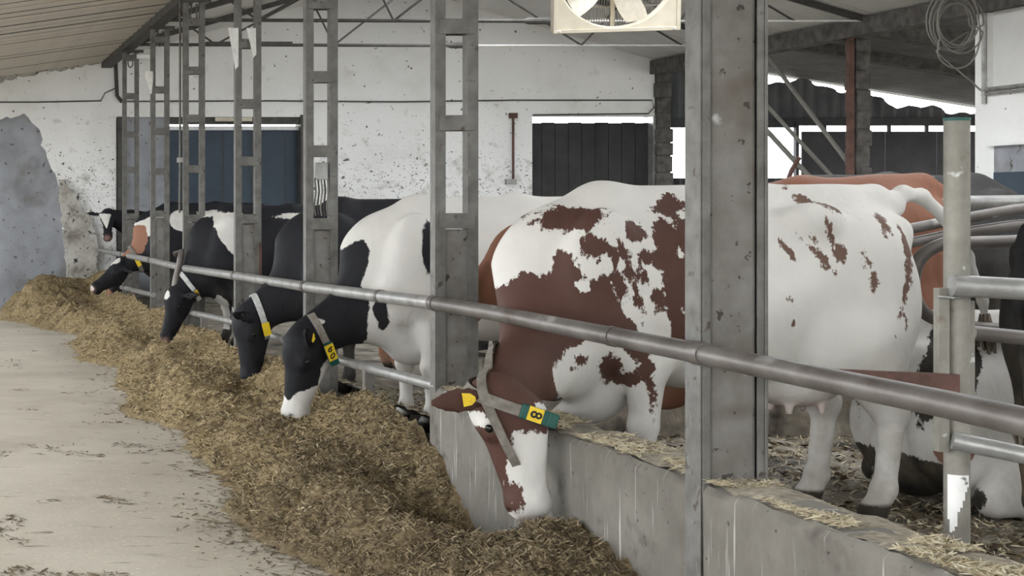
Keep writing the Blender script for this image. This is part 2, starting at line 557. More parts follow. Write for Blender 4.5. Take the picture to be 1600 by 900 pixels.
# wall cables
mb = MB().tube([(-3, YW - .07, wz(161)), (wx(60), YW - .07, wz(160)), (wx(157), YW - .07, wz(158))], .011, 6)
mb.tube([(wx(157), YW - .07, wz(158)), (wx(163), YW - .07, wz(146)), (wx(180), YW - .07, wz(138))], .008, 6)
part('wall_cable', mb, M['cable'], wall_back)
part('wall_cable', MB().tube([(wx(187), YW - .07, wz(159)), (wx(420), YW - .07, wz(158)), (wx(620), YW - .07, wz(159.5)), (wx(800), YW - .07, wz(157)), (wx(1015), YW - .07, wz(157)), (wx(1019), YW - .07, wz(168)), (wx(1010), YW - .07, wz(178)), (wx(830), YW - .07, wz(180))], .011, 6), M['cable'], wall_back)
part('wall_cable', MB().tube([(wx(180), YW - .07, wz(100)), (wx(182), YW - .08, wz(150)), (wx(190), YW - .07, wz(160))], .03, 6), M['cable'], wall_back)
part('conduit', MB().tube([(wx(799), YW - .08, wz(182)), (wx(799), YW - .08, wz(283))], .02, 8).box(wx(793), wx(805), YW - .11, YW - .045, wz(185), wz(177)), M['rust'], wall_back, smooth=True)
part('conduit_box', MB().box(wx(787), wx(803), YW - .13, YW - .045, wz(288), wz(280)), M['galv'], wall_back)

# left door: blue-grey sliding door behind the opening, frame pieces, grey block pier inside it
d1 = struct('door_1', MB().box(wx(258), DL1 + .05, YW + .12, YW + .18, 0, wz(200)), M['bluedoor'], (wx(360), YW + .15, 0))
part('door_frame', MB().box(DL0, DL0 + .07, YW - .1, YW + .3, 0, DLT), M['dark_steel'], d1)
part('door_frame', MB().box(wx(468), DL1, YW - .1, YW + .3, 0, wz(180)), M['dark_steel'], d1)
part('door_frame', MB().box(wx(262), DL1, YW - .02, YW + .1, wz(194), wz(183)), M['dark_steel'], d1)
part('door_rail', MB().box(wx(262), DL1, YW + .05, YW + .1, wz(203), wz(197)), M['whiterod'], d1)
part('lamp_tube', MB().box(wx(335), wx(392), YW - .12, YW - .03, wz(190), wz(184)), M['fan'], d1)
for px in (290, 350, 395, 447):
    part('door_seam', MB().box(wx(px), wx(px) + .012, YW + .108, YW + .119, 0, wz(206)), M['dark_steel'], d1)
pier_in = struct('trim_1', MB().box(DL0 + .07, wx(260), YW + .02, YW + .28, 0, DLT), M['bare_concrete'])
# right door: dark boarded door that leaves a bright gap above it
d2 = struct('door_2', MB().box(DR0, DR1, YW + .16, YW + .2, 0, wz(192)), M['darkwall'], (wx(925), YW + .18, 0))
for k in range(9):
    a = DR0 + (DR1 - DR0) * k / 9
    part('plank', MB().box(a + .004, a + (DR1 - DR0) / 9 - .004, YW + .125, YW + .158, 0, wz(191.5) + (.01 if k % 2 else 0)), M['darkwall'], d2)
part('door_frame', MB().box(DR1 - .01, DR1 + .03, YW - .06, YW + .3, 0, DRT), M['galv'], d2)

# unseen side and entrance walls, added to cut the fill; daylight enters their openings
mb = MB().box(-3.5, -3.2, -3, YW, 0, 1.15)
for k in range(8):
    mb.box(-3.5, -3.2, -3 + k * 4.0 - .12, -3 + k * 4.0 + .12, 1.15, 3.1)
struct('wall_left_added', mb, M['plaster'])
struct('wall_front_added', MB().box(-3.5, -1.4, -3.3, -3, 0, 3.1).box(3.2, XE + .2, -3.3, -3, 0, 3.9).box(-1.4, 3.2, -3.3, -3, 3.3, 3.9), M['plaster'])

# ceiling: alley slope, left roof slope, right roof slope, all in separate panels
ceil = struct('ceiling', MB().prism([(-3.2, roof_z(-3.2) + .06), (XR, roof_z(XR) + .06), (6.35, roof_z(6.35) + .06), (6.35, roof_z(6.35) + .12), (XR, roof_z(XR) + .12), (-3.2, roof_z(-3.2) + .12)], -3.3, YW + .3)
              .prism([(7.85, roof_z(7.85) + .06), (XE + .05, roof_z(XE) + .06), (XE + .05, roof_z(XE) + .12), (7.85, roof_z(7.85) + .12)], -3.3, YW + .3)
              .prism([(6.3, roof_z(6.3) + .13), (7.1, roof_z(7.1) + .13), (7.9, roof_z(7.9) + .13), (7.1, roof_z(7.1) + .2)], 22.0, YW + .3)
              .prism([(6.3, roof_z(6.3) + .13), (7.1, roof_z(7.1) + .13), (7.9, roof_z(7.9) + .13), (7.1, roof_z(7.1) + .2)], -3.3, 4.0), M['dark_steel'])  # ridge slot between these unseen caps is added and sized for top light
pw = 0.42
rr = random.Random(4)
y = -3.0
seam = MB()
seam.prism([(-3.2, roof_z(-3.2) - .004), (XR, roof_z(XR) - .004), (XR, roof_z(XR) + .006), (-3.2, roof_z(-3.2) + .006)], -.02, .012)
seam_me = seam.mesh('joint_strip')
seam_me.materials.append(M['steel'])
shared = {}
while y < YW - .05:
    w = min(pw, YW - y)
    dz = rr.uniform(-.006, .006)
    key = round(w, 3)
    if key not in shared:
        m1 = MB()
        rib = [(0, 0.03), (0, .0), (w * .30, 0), (w * .32, -.024), (w * .345, -.024), (w * .37, 0), (w * .64, 0), (w * .66, -.024), (w * .685, -.024), (w * .71, 0), (w - .022, 0), (w - .022, .03)]
        n = len(rib)
        m1.v = [(-3.2, a, roof_z(-3.2) + .01 + b) for a, b in rib] + [(XR, a, roof_z(XR) + .01 + b) for a, b in rib]
        m1.f = [tuple(range(n)), tuple(range(2 * n - 1, n - 1, -1))] + [(k, n + k, n + (k + 1) % n, (k + 1) % n) for k in range(n)]
        me = m1.mesh('ceiling_panel')
        me.materials.append(M['panel'])
        shared[key] = me
    c = bpy.data.objects.new('ceiling_panel', shared[key])
    COL.objects.link(c)
    c.parent = ceil
    c.location = (0, y, dz)
    c = bpy.data.objects.new('joint_strip', seam_me)
    COL.objects.link(c)
    c.parent = ceil
    c.location = (0, y, rr.uniform(-.004, .006))
    y += pw
m1 = MB()
m1.prism([(XR + .02, roof_z(XR + .02)), (6.35, roof_z(6.35)), (6.35, roof_z(6.35) + .05), (XR + .02, roof_z(XR + .02) + .05)], 0, .985)
ml = m1.mesh('roof_panel')
ml.materials.append(M['panel_white'])
m1 = MB().prism([(7.85, roof_z(7.85)), (XE, roof_z(XE)), (XE, roof_z(XE) + .05), (7.85, roof_z(7.85) + .05)], 0, .985)
mr = m1.mesh('roof_panel')
mr.materials.append(M['panel_white'])
for k in range(28):
    for me in (ml, mr):
        c = bpy.data.objects.new('roof_panel', me)
        COL.objects.link(c)
        c.parent = ceil
        c.location = (0, YW - 1 - k, 0)
# ragged dark joint where the alley ceiling meets the gable
lower = ragged([(-1.2, roof_z(-1.2) - .03), (.6, roof_z(.6) - .05), (1.1, roof_z(1.1) - .09), (1.6, roof_z(1.6) - .05), (2.58, roof_z(2.58) - .03)], .03, .07, 6)
mb = MB().prism(lower + [(2.58, roof_z(2.58) + .005), (-1.2, roof_z(-1.2) + .005)], YW - .10, YW - .046)
part('mortar_joint', mb, M['rubble'], ceil)

# eave beams along the post row and along the right side
struct('trim_2', MB().box(XR + .0, XR + .16, 3, YW, 3.80, 3.90), M['dark_steel'])
struct('trim_3', MB().box(XE - .08, XE + .12, 4, YW, 3.70, 3.915), M['block'])

# ------------------------------------------------------------------ shed beyond the right eave
def shed_z(x):
    return 4.02 - 0.158 * (x - 11.3)


def corrugated(x0, x1, y0, z0f, z1f, pitch=.19, depth=.03, step=.0475):
    mb = MB()
    n = int((x1 - x0) / step)
    for k in range(n + 1):
        x = x0 + (x1 - x0) * k / n
        yy = y0 + depth * math.sin(2 * math.pi * x / pitch)
        mb.v += [(x, yy, z0f(x)), (x, yy, z1f(x)), (x, yy + .01, z1f(x)), (x, yy + .01, z0f(x))]
        if k:
            i = 4 * (k - 1)
            for a, b in ((0, 1), (1, 2), (2, 3), (3, 0)):
                mb.f.append((i + a, i + 4 + a, i + 4 + b, i + b))
    return mb


ws = struct('wall_shed', corrugated(XE + .2, 19, YW + .12, lambda x: wz(190), lambda x: shed_z(x) - .10 - .06 * math.sin(x * 2.1 + .4) - .05 * math.sin(x * 6.3) - .03 * math.sin(x * 15)), M['sheet'], smooth=True)
xa, xb = wx(1047), wx(1245)
part('sheet_panel', corrugated(XE + .2, xb + .12, YW + .1, lambda x: 0, lambda x: wz(278)), M['darkwall'], ws, smooth=True)
seams = [xb + .13, wx(1389), wx(1470), wx(1560), 19]
for a, b in zip(seams[:-1], seams[1:]):
    part('sheet_panel', MB().box(a + .006, b - .006, YW + .1, YW + .13, 0, wz(205)), M['darkwall'], ws)
part('window_post', MB().box(xb, xb + .05, YW + .02, YW + .1, 1.2, wz(190)), M['darkwall'], ws)
part('sheet_panel', MB().box(xb, 19, YW + .05, YW + .1, wz(196), wz(184)).box(XE + .2, xb, YW + .05, YW + .1, wz(199), wz(184)), M['darkwall'], ws)
for px in (1290, 1358, 1391, 1450):
    part('window_post', MB().box(wx(px), wx(px) + .05, YW + .06, YW + .1, wz(207), wz(190)), M['darkwall'], ws)
# shed roof of sheets, rafters
sr = struct('ceiling_shed', MB().prism([(XE + .1, shed_z(XE) + .05), (19, shed_z(19) + .05), (19, shed_z(19) + .09), (XE + .1, shed_z(XE) + .09)], 6, YW + .6), M['shedroof'])
m1 = MB()
for k in range(9):
    a = k * .111
    m1.prism([(XE + .12, shed_z(XE + .12) - .0), (19, shed_z(19)), (19, shed_z(19) + .04), (XE + .12, shed_z(XE + .12) + .04)], a, a + .055)
me = m1.mesh('roof_sheet')
me.materials.append(M['shedroof'])
for k in range(12):
    c = bpy.data.objects.new('roof_sheet', me)
    COL.objects.link(c)
    c.parent = sr
    c.location = (0, YW - .9 - k, 0)
for k, (yy, dz) in enumerate(((19.8, -.24), (22.0, -.16))):
    part('rafter', MB().prism([(XE + .12, shed_z(XE) + dz), (19, shed_z(19) + dz), (19, shed_z(19) - .01), (XE + .12, shed_z(XE) - .01)], yy, yy + .2), M['block'], sr)

# block piers carrying the right eave, block by block
def pier_blocks(name, x0, x1, y0, y1, z0, z1, label, steel, seed, h=.24):
    t = thing(name, ((x0 + x1) / 2, (y0 + y1) / 2, z0), label, 'pillar')
    r = random.Random(seed)
    z = z0
    while z < z1 - .02:
        hh = min(h * r.uniform(.85, 1.1), z1 - z)
        j = [r.uniform(-.02, .02) for _ in range(4)]
        part('block', MB().box(x0 + j[0], x1 + j[1], y0 + j[2], y1 + j[3], z, z + hh - .012), M['block'], t, bevel=.015)
        part('mortar', MB().box(x0 + .025, x1 - .025, y0 + .025, y1 - .025, z + hh - .014, z + hh + .002), M['block'], t)
        z += hh
    if steel:
        part('steel_angle', MB().box(x0 - .09, x0 - .025, y0 - .02, y0 + .05, z0, z1), M['rust'], t)
    return t


a = P(1335, 300, 19.8)
pier_blocks('block_pillar', 11.35, 11.55, 19.75, 20.0, FL, 3.7, 'dark rough block pillar with a rusty steel angle under the right eave', True, 2)
pier_blocks('block_pillar', XE + .0, wx(1046), YW - .12, YW + .12, FL, 3.72, 'dark block pillar at the end of the white wall beside the dark door', False, 5)

# white wall at the right with upper panel and window
wr = struct('wall_right', MB().box(XE, XE + .25, -3, 17.4, FL, 2.88).box(XE, XE + .25, 17.2, 17.4, 2.88, 4.0), M['plaster'], (XE, 9, 0))
for k in range(12):
    y1 = 17.15 - k * .5
    part('wall_sheet', MB().box(XE + .03, XE + .07, y1 - .49, y1, 2.9, 4.05), M['panel_white'], wr)
part('sill_pipe', MB().tube([(XE - .02, 17.25, 2.87), (XE - .02, 9, 2.87)], .025, 8).tube([(XE - .02, 17.22, 4.2), (XE - .02, 17.22, 2.72)], .025, 8).tube([(XE - .02, 17.25, 2.82), (XE - .02, 9, 2.80)], .015, 8), M['galv'], wr, smooth=True)
w1 = struct('window_1', MB().box(XE - .006, XE - .002, 15.4, 17.08, 1.55, 2.26), M['bare_concrete'], (XE, 16.3, 1.55))
part('window_lower_board', MB().box(XE - .012, XE - .007, 15.4, 17.08, 1.55, 1.98), M['bluedoor'], w1)  # blue-grey board over the lower part of the window
part('window_lintel', MB().box(XE - .05, XE, 15.35, 17.14, 2.26, 2.31), M['plaster'], w1)

# ------------------------------------------------------------------ posts of the feed fence
POSTS = [(1097, [], 'p'), (680, [41, 192, 345], ''), (478, [5, 120, 236, 350], ''), (368, [-22, 68, 162, 252, 342], ''), (287, [35, 110, 185, 264, 341], ''), (236, [62, 140, 205, 268, 334], ''), (192, [90, 150, 210, 265, 338], '')]
PD = [FPX * XR / (px - CX) for px, _, _ in POSTS]
plab = ['wide concrete-filled post standing nearest on the feed curb',
        'grey steel ladder post with concrete foot between the red cow head and the 60 cow',
        'grey steel ladder post carrying a junction box with loose cables',
        'grey steel ladder post with pale plastic strips hanging near its top',
        'grey steel ladder post in front of the blue door, with a thin conduit beside it',
        'thin ladder post at the left edge of the blue door, second farthest',
        'farthest ladder post, next to the gable wall']
PW = 0.225
for i, ((px, rungs, kind), d) in enumerate(zip(POSTS, PD)):
    z0 = CURB if i < 2 else 0.22
    t = thing('concrete_post' if i == 0 else 'ladder_post', (XR, d, z0), plab[i], 'post', None if i == 0 else 'ladder posts')
    top = 3.80
    x0, x1 = XR, XR + PW
    zb = 0.0 if i < 2 else z0
    yd = .085
    if i == 0:
        # angle iron let into the face of the curb, concrete web, back channel
        part('front_angle', MB().box(x0 - .008, x0 + .0, d, d + .11, 0, top).box(x0 + .0005, x0 + .03, d, d + .008, CURB - .06, top), M['steel'], t, bevel=.004)
        part('concrete_core', MB().box(x0 + .03, x1 - .035, d + .012, d + .15, z0, top), M['infill'], t, bevel=.012)
        part('back_channel', MB().box(x1 - .036, x1 - .0125, d + .001, d + .0115, z0, top).box(x1 - .012, x1 + .0, d - .001, d + .15, z0, top), M['steel'], t, bevel=.003)
        continue
    cw = .055
    part('chord', MB().box(x0, x0 + .008, d, d + yd, zb, top).box(x0 + .008, x0 + cw, d, d + .008, zb, top), M['steel'], t)
    part('chord', MB().box(x1 - .008, x1, d, d + yd, z0, top).box(x1 - cw, x1 - .008, d, d + .008, z0, top).box(x1 - cw, x1 - cw + .007, d + .008, d + yd, z0, top), M['steel'], t)
    for ry in rungs:
        rz = EYE - (ry - CY) * d / FPX
        if rz > top - .05:
            continue
        part('batten', MB().box(x0 + .02, x1 - .02, d - .008, d, rz - .04, rz + .04), M['steel'], t, bevel=.002)
        part('batten', MB().box(x0 + .02, x1 - .02, d + yd, d + yd + .008, rz - .04, rz + .04), M['steel'], t)
    rz = EYE - (rungs[-1] - CY) * d / FPX
    part('concrete_foot', MB().box(x0 + .03, x1 - .025, d + .01, d + yd - .005, z0, rz - .045), M['infill'], t, bevel=.008)
    part('head_plate', MB().box(x0 - .02, x1 + .06, d - .02, d + .02, 3.76, 3.80), M['dark_steel'], t)
    hk = [(x0 + .09, d + .04, 3.76)] + [(x0 + .11 + .035 * math.cos(a), d + .04, 3.62 + .06 * math.sin(a)) for a in np.linspace(2.6, 6.8, 9)] + [(x0 + .145, d + .04, 3.75)]
    part('hook', MB().tube(hk, .009, 6), M['steel'], t, smooth=True)
    if i == 2:
        part('junction_box', MB().box(x0 + .075, x0 + .155, d + .01, d + .07, 1.80, 1.92), M['galv'], t, bevel=.004)
        for k in range(5):
            xx = x0 + .07 + k * .022
            part('cable', MB().tube([(xx, d + .03, 1.81), (xx + .006, d + .02, 1.72), (xx - .005, d + .03, 1.60), (xx + .004, d + .03, 1.545)], .006, 6), M['cable'] if k % 2 else M['wire'], t, smooth=True)
    if i == 4:
        part('side_conduit', MB().tube([(x0 - .03, d + .05, top), (x0 - .03, d + .05, 2.1), (x0 - .035, d + .05, 1.55)], .012, 8), M['steel'], t, smooth=True)
        part('clamp', MB().box(x0 - .06, x0 + .01, d + .02, d + .08, 2.08, 2.13), M['galv'], t)
    if i == 3:
        for q, (a, b) in enumerate(((-.07, .02), (.09, .17))):
            m1 = MB()
            m1.prism([(x0 + a, 3.16), (x0 + b, 3.16), (x0 + (a + b) / 2 + .045, 2.83 + .1 * q), (x0 + (a + b) / 2 + .02, 2.80 + .1 * q)], d - .03, d - .02)
            part('plastic_strip', m1, M['cloth'], t)
    if i == 5:
        part('plastic_funnel', MB().tube([(x0 - .025, d - .02, 3.25), (x0 - .025, d - .02, 3.19), (x0 - .01, d - .015, 3.09), (x0 + .0, d - .008, 2.98)], [.045, .05, .03, .008], 10), M['cloth'], t, smooth=True)
    if i == 3:
        part('rust_plate', MB().box(x1 - .02, x1 + .003, d - .004, d, 0.98, 1.30), M['rust'], t)
# ------------------------------------------------------------------ rails
rail_px = [(148, 389, 25.05), (192, 398, PD[6]), (236, 407, PD[5]), (287, 419, PD[4]), (368, 431, PD[3]), (478, 448, PD[2]), (680, 474, PD[1]), (770, 489, None), (1097, 553, PD[0]), (1250, 585, None), (1480, 632, None), (1640, 668, None)]
XRAIL = XR - .045
pts = []
for px, py, d in rail_px:
    d = FPX * XRAIL / (px - CX)
    pts.append(Vector((XRAIL, min(d, YW - .1), EYE - (py - CY) * d / FPX)))
pts.append(pts[-1] + (pts[-1] - pts[-2]) * 1.5)
t = thing('feed_rail', pts[-1], 'long worn steel pipe running along the front of all the posts above the feed', 'rail')
part('pipe', MB().tube(pts[:7], .036, 16), M['galv'], t, smooth=True)  # far run paler than the near: dirt and light difference put into colour
part('pipe', MB().tube(pts[6:], .0362, 16), M['rail'], t, smooth=True)
for i in range(1, 7):
    q = pts[7 - i] if i < 2 else pts[7 - i]
for k in (1, 2, 3, 4, 5, 6, 8):
    q = pts[k]
    part('pipe_clamp', MB().tube([q + Vector((0, -.035, 0)), q + Vector((0, .035, 0))], .041, 16).box(q.x, XR + .01, q.y - .02, q.y + .02, q.z - .03, q.z + .03), M['rail'], t, smooth=True)
for k in (5, 7):
    q = pts[k] * .35 + pts[k + 1] * .65
    dd = (pts[k + 1] - pts[k]).normalized() * .025
    part('weld_ring', MB().tube([q - dd, q + dd], .039, 16), M['rail'], t, smooth=True)
# side brackets (short horizontal flat bars behind the rail)
for k, (xa2, xb2) in enumerate(((XR, XR + .5),)):
    pass

# lower rails between the far posts, on short stub posts
lows = [((190, 449), (240, 461), 'short pale lower pipe between the two farthest ladder posts'),
        ((296, 488), (368, 504), 'pale lower pipe beneath the black and white cow beside the blue door'),
        ((372, 506), (470, 540), 'lower pipe behind the all black cow'),
        ((528, 562), (686, 604), 'galvanised lower pipe in front of the legs of the 60 cow')]
for (a, b, lab) in lows:
    xl = XR + .03
    A = P(a[0], a[1], FPX * xl / (a[0] - CX))
    B = P(b[0], b[1], FPX * xl / (b[0] - CX))
    t = thing('lower_rail', (A + B) / 2 * Vector((1, 1, 0)) if False else Vector(((A.x + B.x) / 2, (A.y + B.y) / 2, 0.2)), lab, 'rail', 'lower rails')
    part('pipe', MB().tube([A, B], .031, 12), M['galv'], t, smooth=True)
    for f in (.35,):
        q = A.lerp(B, f)
        part('stub_post', MB().box(q.x - .03, q.x + .03, q.y - .03, q.y + .03, 0.1, q.z), M['infill'], t, bevel=.005)
# bent pipe bracket on the rail
q = pts[3]
solo('pipe_bracket', MB().tube([q + Vector((-.09, .0, .14)), q + Vector((-.03, -.05, .18)), q + Vector((-.05, -.06, .05)), q + Vector((-.09, -.06, -.12)), q + Vector((-.10, -.06, -.19))], .036, 12), M['rail'],
     'short bent pipe bracket hooked over the feed rail beside the fourth ladder post', 'bracket', q + Vector((-.05, -.06, -.1)), smooth=True)

# ------------------------------------------------------------------ feed curb
rr = random.Random(12)
prof = []
curb = thing('feed_curb', (XR + .15, 6, 0), 'streaked concrete feed curb with straw lying on its top', 'curb')
ys = np.arange(2.6, 8.42, .06)
v = []
f = []
r3 = np.random.default_rng(3)
for k, yy in enumerate(ys):
    e = r3.normal(0, .004, 8)
    sec = [(XR + .002 + e[0] * .5, -.05), (XR + .002 + e[1] * .5, .3), (XR + e[2] * .5, CURB - .025), (XR + .02 + e[3], CURB + e[4]), (XR + .12, CURB + .004 + e[5]), (XR + .21 + e[6], CURB + e[7]), (XR + .235, CURB - .03), (XR + .24, -.05)]
    v += [(a, yy, b) for a, b in sec]
    if k:
        i = 8 * (k - 1)
        f += [(i + j, i + 8 + j, i + 8 + (j + 1) % 8, i + (j + 1) % 8) for j in range(8)]
f += [tuple(range(8)), tuple(range(8 * (len(ys) - 1) + 7, 8 * (len(ys) - 1) - 1, -1))]
mb = MB()
mb.v, mb.f = v, f
part('body', mb, M['concrete'], curb, smooth=True)
kerb = solo('low_kerb', MB().box(XR + .02, XR + .30, 8.42, YW - .1, -.05, .24), M['concrete'], 'low concrete kerb under the far ladder posts, mostly buried in feed', 'kerb', (XR + .15, 16, 0), bevel=.02)


#=FEED=
# ------------------------------------------------------------------ feed heap
def sstep(a, b, x):
    t = np.clip((x - a) / (b - a), 0, 1)
    return t * t * (3 - 2 * t)


def feed_left(Y):
    left = 1.62 + .10 * np.sin(Y * 1.3 + .5) + .07 * np.sin(Y * 2.9) - 0.75 * sstep(19.5, 24.5, Y) - .02 * (Y > 24)
    left = left + .30 * np.exp(-((Y - 5.2) / .6) ** 2)
    return left


def feed_z(X, Y):
    left = feed_left(Y) + .10 * fbm2(X, Y, 2.6, 3, 141) + .07 * fbm2(X, Y, 9, 3, 151)
    w = .50 + .2 * sstep(18, 24, Y)
    prof = sstep(0, 1, (X - left) / w) ** .85
    h = .27 + .05 * np.sin(Y * 2.1 + 1) + .16 * sstep(21.0, 24.6, Y)
    h = h - .09 * sstep(7.0, 5.6, Y)
    z = prof * h
    # pushed up against the fence between the heads
    z = z + prof * .15 * sstep(2.25, 2.62, X) * sstep(7.4, 8.2, Y)
    # eaten hollows
    for hx, hy, rx, ry, dep in ((2.40, 6.95, .26, .45, .25), (2.45, 7.75, .26, .45, .30), (2.3, 21.8, .3, 1.2, .15), (2.15, 9.55, .22, .5, .08), (2.35, 11.6, .25, .6, .1), (2.3, 16.0, .25, .8, .08), (2.2, 8.6, .12, .2, .07), (2.1, 10.8, .15, .3, .06)):
        z = z - dep * np.exp(-((X - hx) / rx) ** 2 - ((Y - hy) / ry) ** 2)
    for hx, hy, rx, ry, dep in ((1.92, 7.2, .17, .6, .15), (2.42, 6.35, .2, .45, .10), (1.95, 8.6, .2, .4, .07), (1.95, 10.2, .2, .6, .06), (1.5, 24.0, .6, 1.0, .10), (2.0, 12.9, .25, .5, .06), (2.05, 14.6, .2, .6, .05)):
        z = z + dep * prof * np.exp(-((X - hx) / rx) ** 2 - ((Y - hy) / ry) ** 2)
    n = .060 * fbm2(X, Y, 3.2, 3, 21) + .045 * fbm2(X, Y, 9, 3, 31) + .020 * fbm2(X, Y, 34, 2, 41)
    n = n - .02 * np.abs(fbm2(X, Y, 6, 3, 51))
    z = z + n * (.15 + .85 * prof) * sstep(-.02, .25, prof)
    return np.where(X < left, -.03 - (left - X) * .2, z)


ysf = np.concatenate([np.arange(4.6, 9.0, .016), np.arange(9.0, 14.0, .026), np.arange(14, YW - .17, .045)])
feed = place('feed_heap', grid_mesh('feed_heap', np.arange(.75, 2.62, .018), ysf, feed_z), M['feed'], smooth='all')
tag(feed, 'long heap of brown chopped silage lying along the feed fence', 'feed')
feed['kind'] = 'stuff'


def density(n, x0, x1, y0, y1, seed, pw=2.0):
    """more bits near the camera"""
    r = np.random.default_rng(seed)
    u = r.random(n)
    y = 1 / ((1 / y0) + u * (1 / y1 - 1 / y0))
    return x0 + (x1 - x0) * r.random(n), y


def on_feed(n, seed, mn=.02, x0=1.0):
    x, y = density(n, x0, 2.58, 4.8, YW - .3, seed)
    k = feed_z(x, y) > mn
    return x[k], y[k]


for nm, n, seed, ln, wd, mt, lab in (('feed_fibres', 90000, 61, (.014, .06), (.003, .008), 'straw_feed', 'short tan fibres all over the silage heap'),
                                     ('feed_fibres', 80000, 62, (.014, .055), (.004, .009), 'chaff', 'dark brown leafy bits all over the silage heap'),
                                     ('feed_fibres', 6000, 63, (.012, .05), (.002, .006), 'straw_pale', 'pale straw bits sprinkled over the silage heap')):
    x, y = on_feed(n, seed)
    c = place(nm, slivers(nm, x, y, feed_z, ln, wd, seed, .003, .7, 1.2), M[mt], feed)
    c['kind'] = 'stuff'


def flat(X, Y):
    return np.zeros_like(X)


# bits on the alley floor: thick near the heap, thin away from it
r9 = np.random.default_rng(77)
x, y = density(45000, -.6, 2.4, 6.0, YW - .5, 71)
keep = (feed_z(x, y) < .03) & (r9.random(len(x)) < np.clip(.22 + np.exp(-(feed_left(y) - x) / .16), 0, 1))
lit = place('floor_litter', slivers('floor_litter', x[keep], y[keep], flat, (.01, .05), (.002, .006), 72, .003, .12, .3), M['straw_pale'])
tag(lit, 'pale chopped straw scattered on the feed alley floor', 'straw')
lit['kind'] = 'stuff'
x, y = density(30000, -.8, 2.4, 6.0, YW - .5, 73)
keep = (feed_z(x, y) < .03) & ((fbm2(x, y, 2.6, 3, 81) > .40) | (r9.random(len(x)) < np.exp(-(feed_left(y) - x) / .10)))
lit = place('floor_litter', slivers('floor_litter', x[keep], y[keep], flat, (.015, .08), (.004, .016), 74, .004, .15, .4), M['chaff'])
tag(lit, 'dark crumbs and flattened clumps scattered on the feed alley floor', 'litter')
lit['kind'] = 'stuff'

# bedding straw on the curb top and in the stalls
def curbtop(X, Y):
    return np.where(X < 2.84, CURB + .008, bed_z(X, Y))


mat_z = lambda X, Y: CURB + .003 + .022 * fbm2(X, Y, 5, 4, 99) + .006 * sstep(2.61, 2.7, X) + .0 * X
me = grid_mesh('curb_chaff', np.arange(2.612, 2.838, .011), np.arange(3.2, 8.35, .013), mat_z)
me.transform(Matrix.Translation(-curb.location))
c = place('curb_chaff', me, M['bedtop'], curb, smooth='all')
c['kind'] = 'stuff'
x, y = density(20000, 2.615, 2.835, 3.6, 8.3, 91)
k = fbm2(x, y, 2.5, 3, 95) > -.25
me = slivers('curb_straw', x[k], y[k], curbtop, (.012, .06), (.002, .006), 92, .006, .35, .8)
me.transform(Matrix.Translation(-curb.location))
lit = place('curb_straw', me, M['straw_pale'], curb)
lit['kind'] = 'stuff'
bs = place('bedding_straw', slivers('bedding_straw', *density(40000, 2.86, 6.8, 3.6, 12, 93), bed_z, (.015, .08), (.003, .009), 94, .005, .45, .8), M['straw_pale'])
tag(bs, 'loose pale straw trodden into the dark bedding behind the curb', 'straw')
bs['kind'] = 'stuff'
bs = place('bedding_manure', slivers('bedding_manure', *density(16000, 2.86, 6.8, 3.6, 12, 96), bed_z, (.02, .07), (.01, .03), 97, .006, .5, .8), M['chaff'])
tag(bs, 'dark clods of trodden bedding behind the curb', 'litter')
bs['kind'] = 'stuff'

# raised stall platform with straw
def plat_z(X, Y):
    return .50 + .05 * fbm2(X, Y, 3, 3, 13) + .03 * sstep(9.9, 10.4, Y)


plat = thing('stall_platform', (6, 11, FL), 'raised dark stall bed edge with straw hanging over it behind the spotted cow', 'stall bed')
part('bed_edge', MB().box(4.1, 9, 9.95, 12.4, .1, .47), M['mud'], plat, bevel=.03)
me = grid_mesh('bed', np.arange(4.08, 9, .05), np.arange(9.92, 12.4, .05), plat_z)
me.transform(Matrix.Translation(-plat.location))
place('bed', me, M['mud'], plat, smooth='all')
r = np.random.default_rng(5)
x = 4.1 + r.random(2600) * 4
y = 9.9 + r.random(2600) ** 2 * 1.6
me = slivers('bed_straw', x, y, plat_z, (.05, .22), (.004, .010), 15, .02, .9, 1.2)
me.transform(Matrix.Translation(-plat.location))
c = place('bed_straw', me, M['straw'], plat)
c['kind'] = 'stuff'

#=FITTINGS=
# ------------------------------------------------------------------ roof trusses
def truss(d, lab):
    t = thing('roof_truss', (7, d, 3.88), lab, 'truss', 'roof trusses')
    part('tie_bar', MB().tube([(XR + .1, d + .05, 3.88), (5.6, d + .05, 3.87), (7.3, d + .05, 3.865)], .022, 8), M['dark_steel'], t, smooth=True)
    part('tie_rod', MB().tube([(7.3, d + .05, 3.865), (XE - .05, d + .05, 3.87)], .013, 8), M['whiterod'], t, smooth=True)
    part('turnbuckle', MB().tube([(7.1, d + .05, 3.866), (7.18, d + .05, 3.866), (7.45, d + .05, 3.866), (7.5, d + .05, 3.866)], [.015, .04, .04, .015], 8), M['dark_steel'], t, smooth=True)
    for x0, z0, x1, z1 in ((3.9, 3.88, 3.55, 4.12), (3.9, 3.88, 5.2, 4.58), (5.55, 3.87, 5.2, 4.58), (5.55, 3.87, 7.0, 5.0), (9.0, 3.87, 7.2, 5.0), (9.0, 3.87, 9.5, 4.40), (10.4, 3.87, 9.5, 4.40)):
        part('brace', MB().tube([(x0, d + .05, z0), (x1, d + .05, z1)], .014, 6), M['dark_steel'], t, smooth=True)
    for x0, x1 in ((XR, 7.1), (7.1, XE)):
        part('rafter', MB().bar((x0, d + .05, roof_z(x0 + 1e-4) - .05), (x1, d + .05, roof_z(x1) - .05), .05, .07), M['dark_steel'], t)


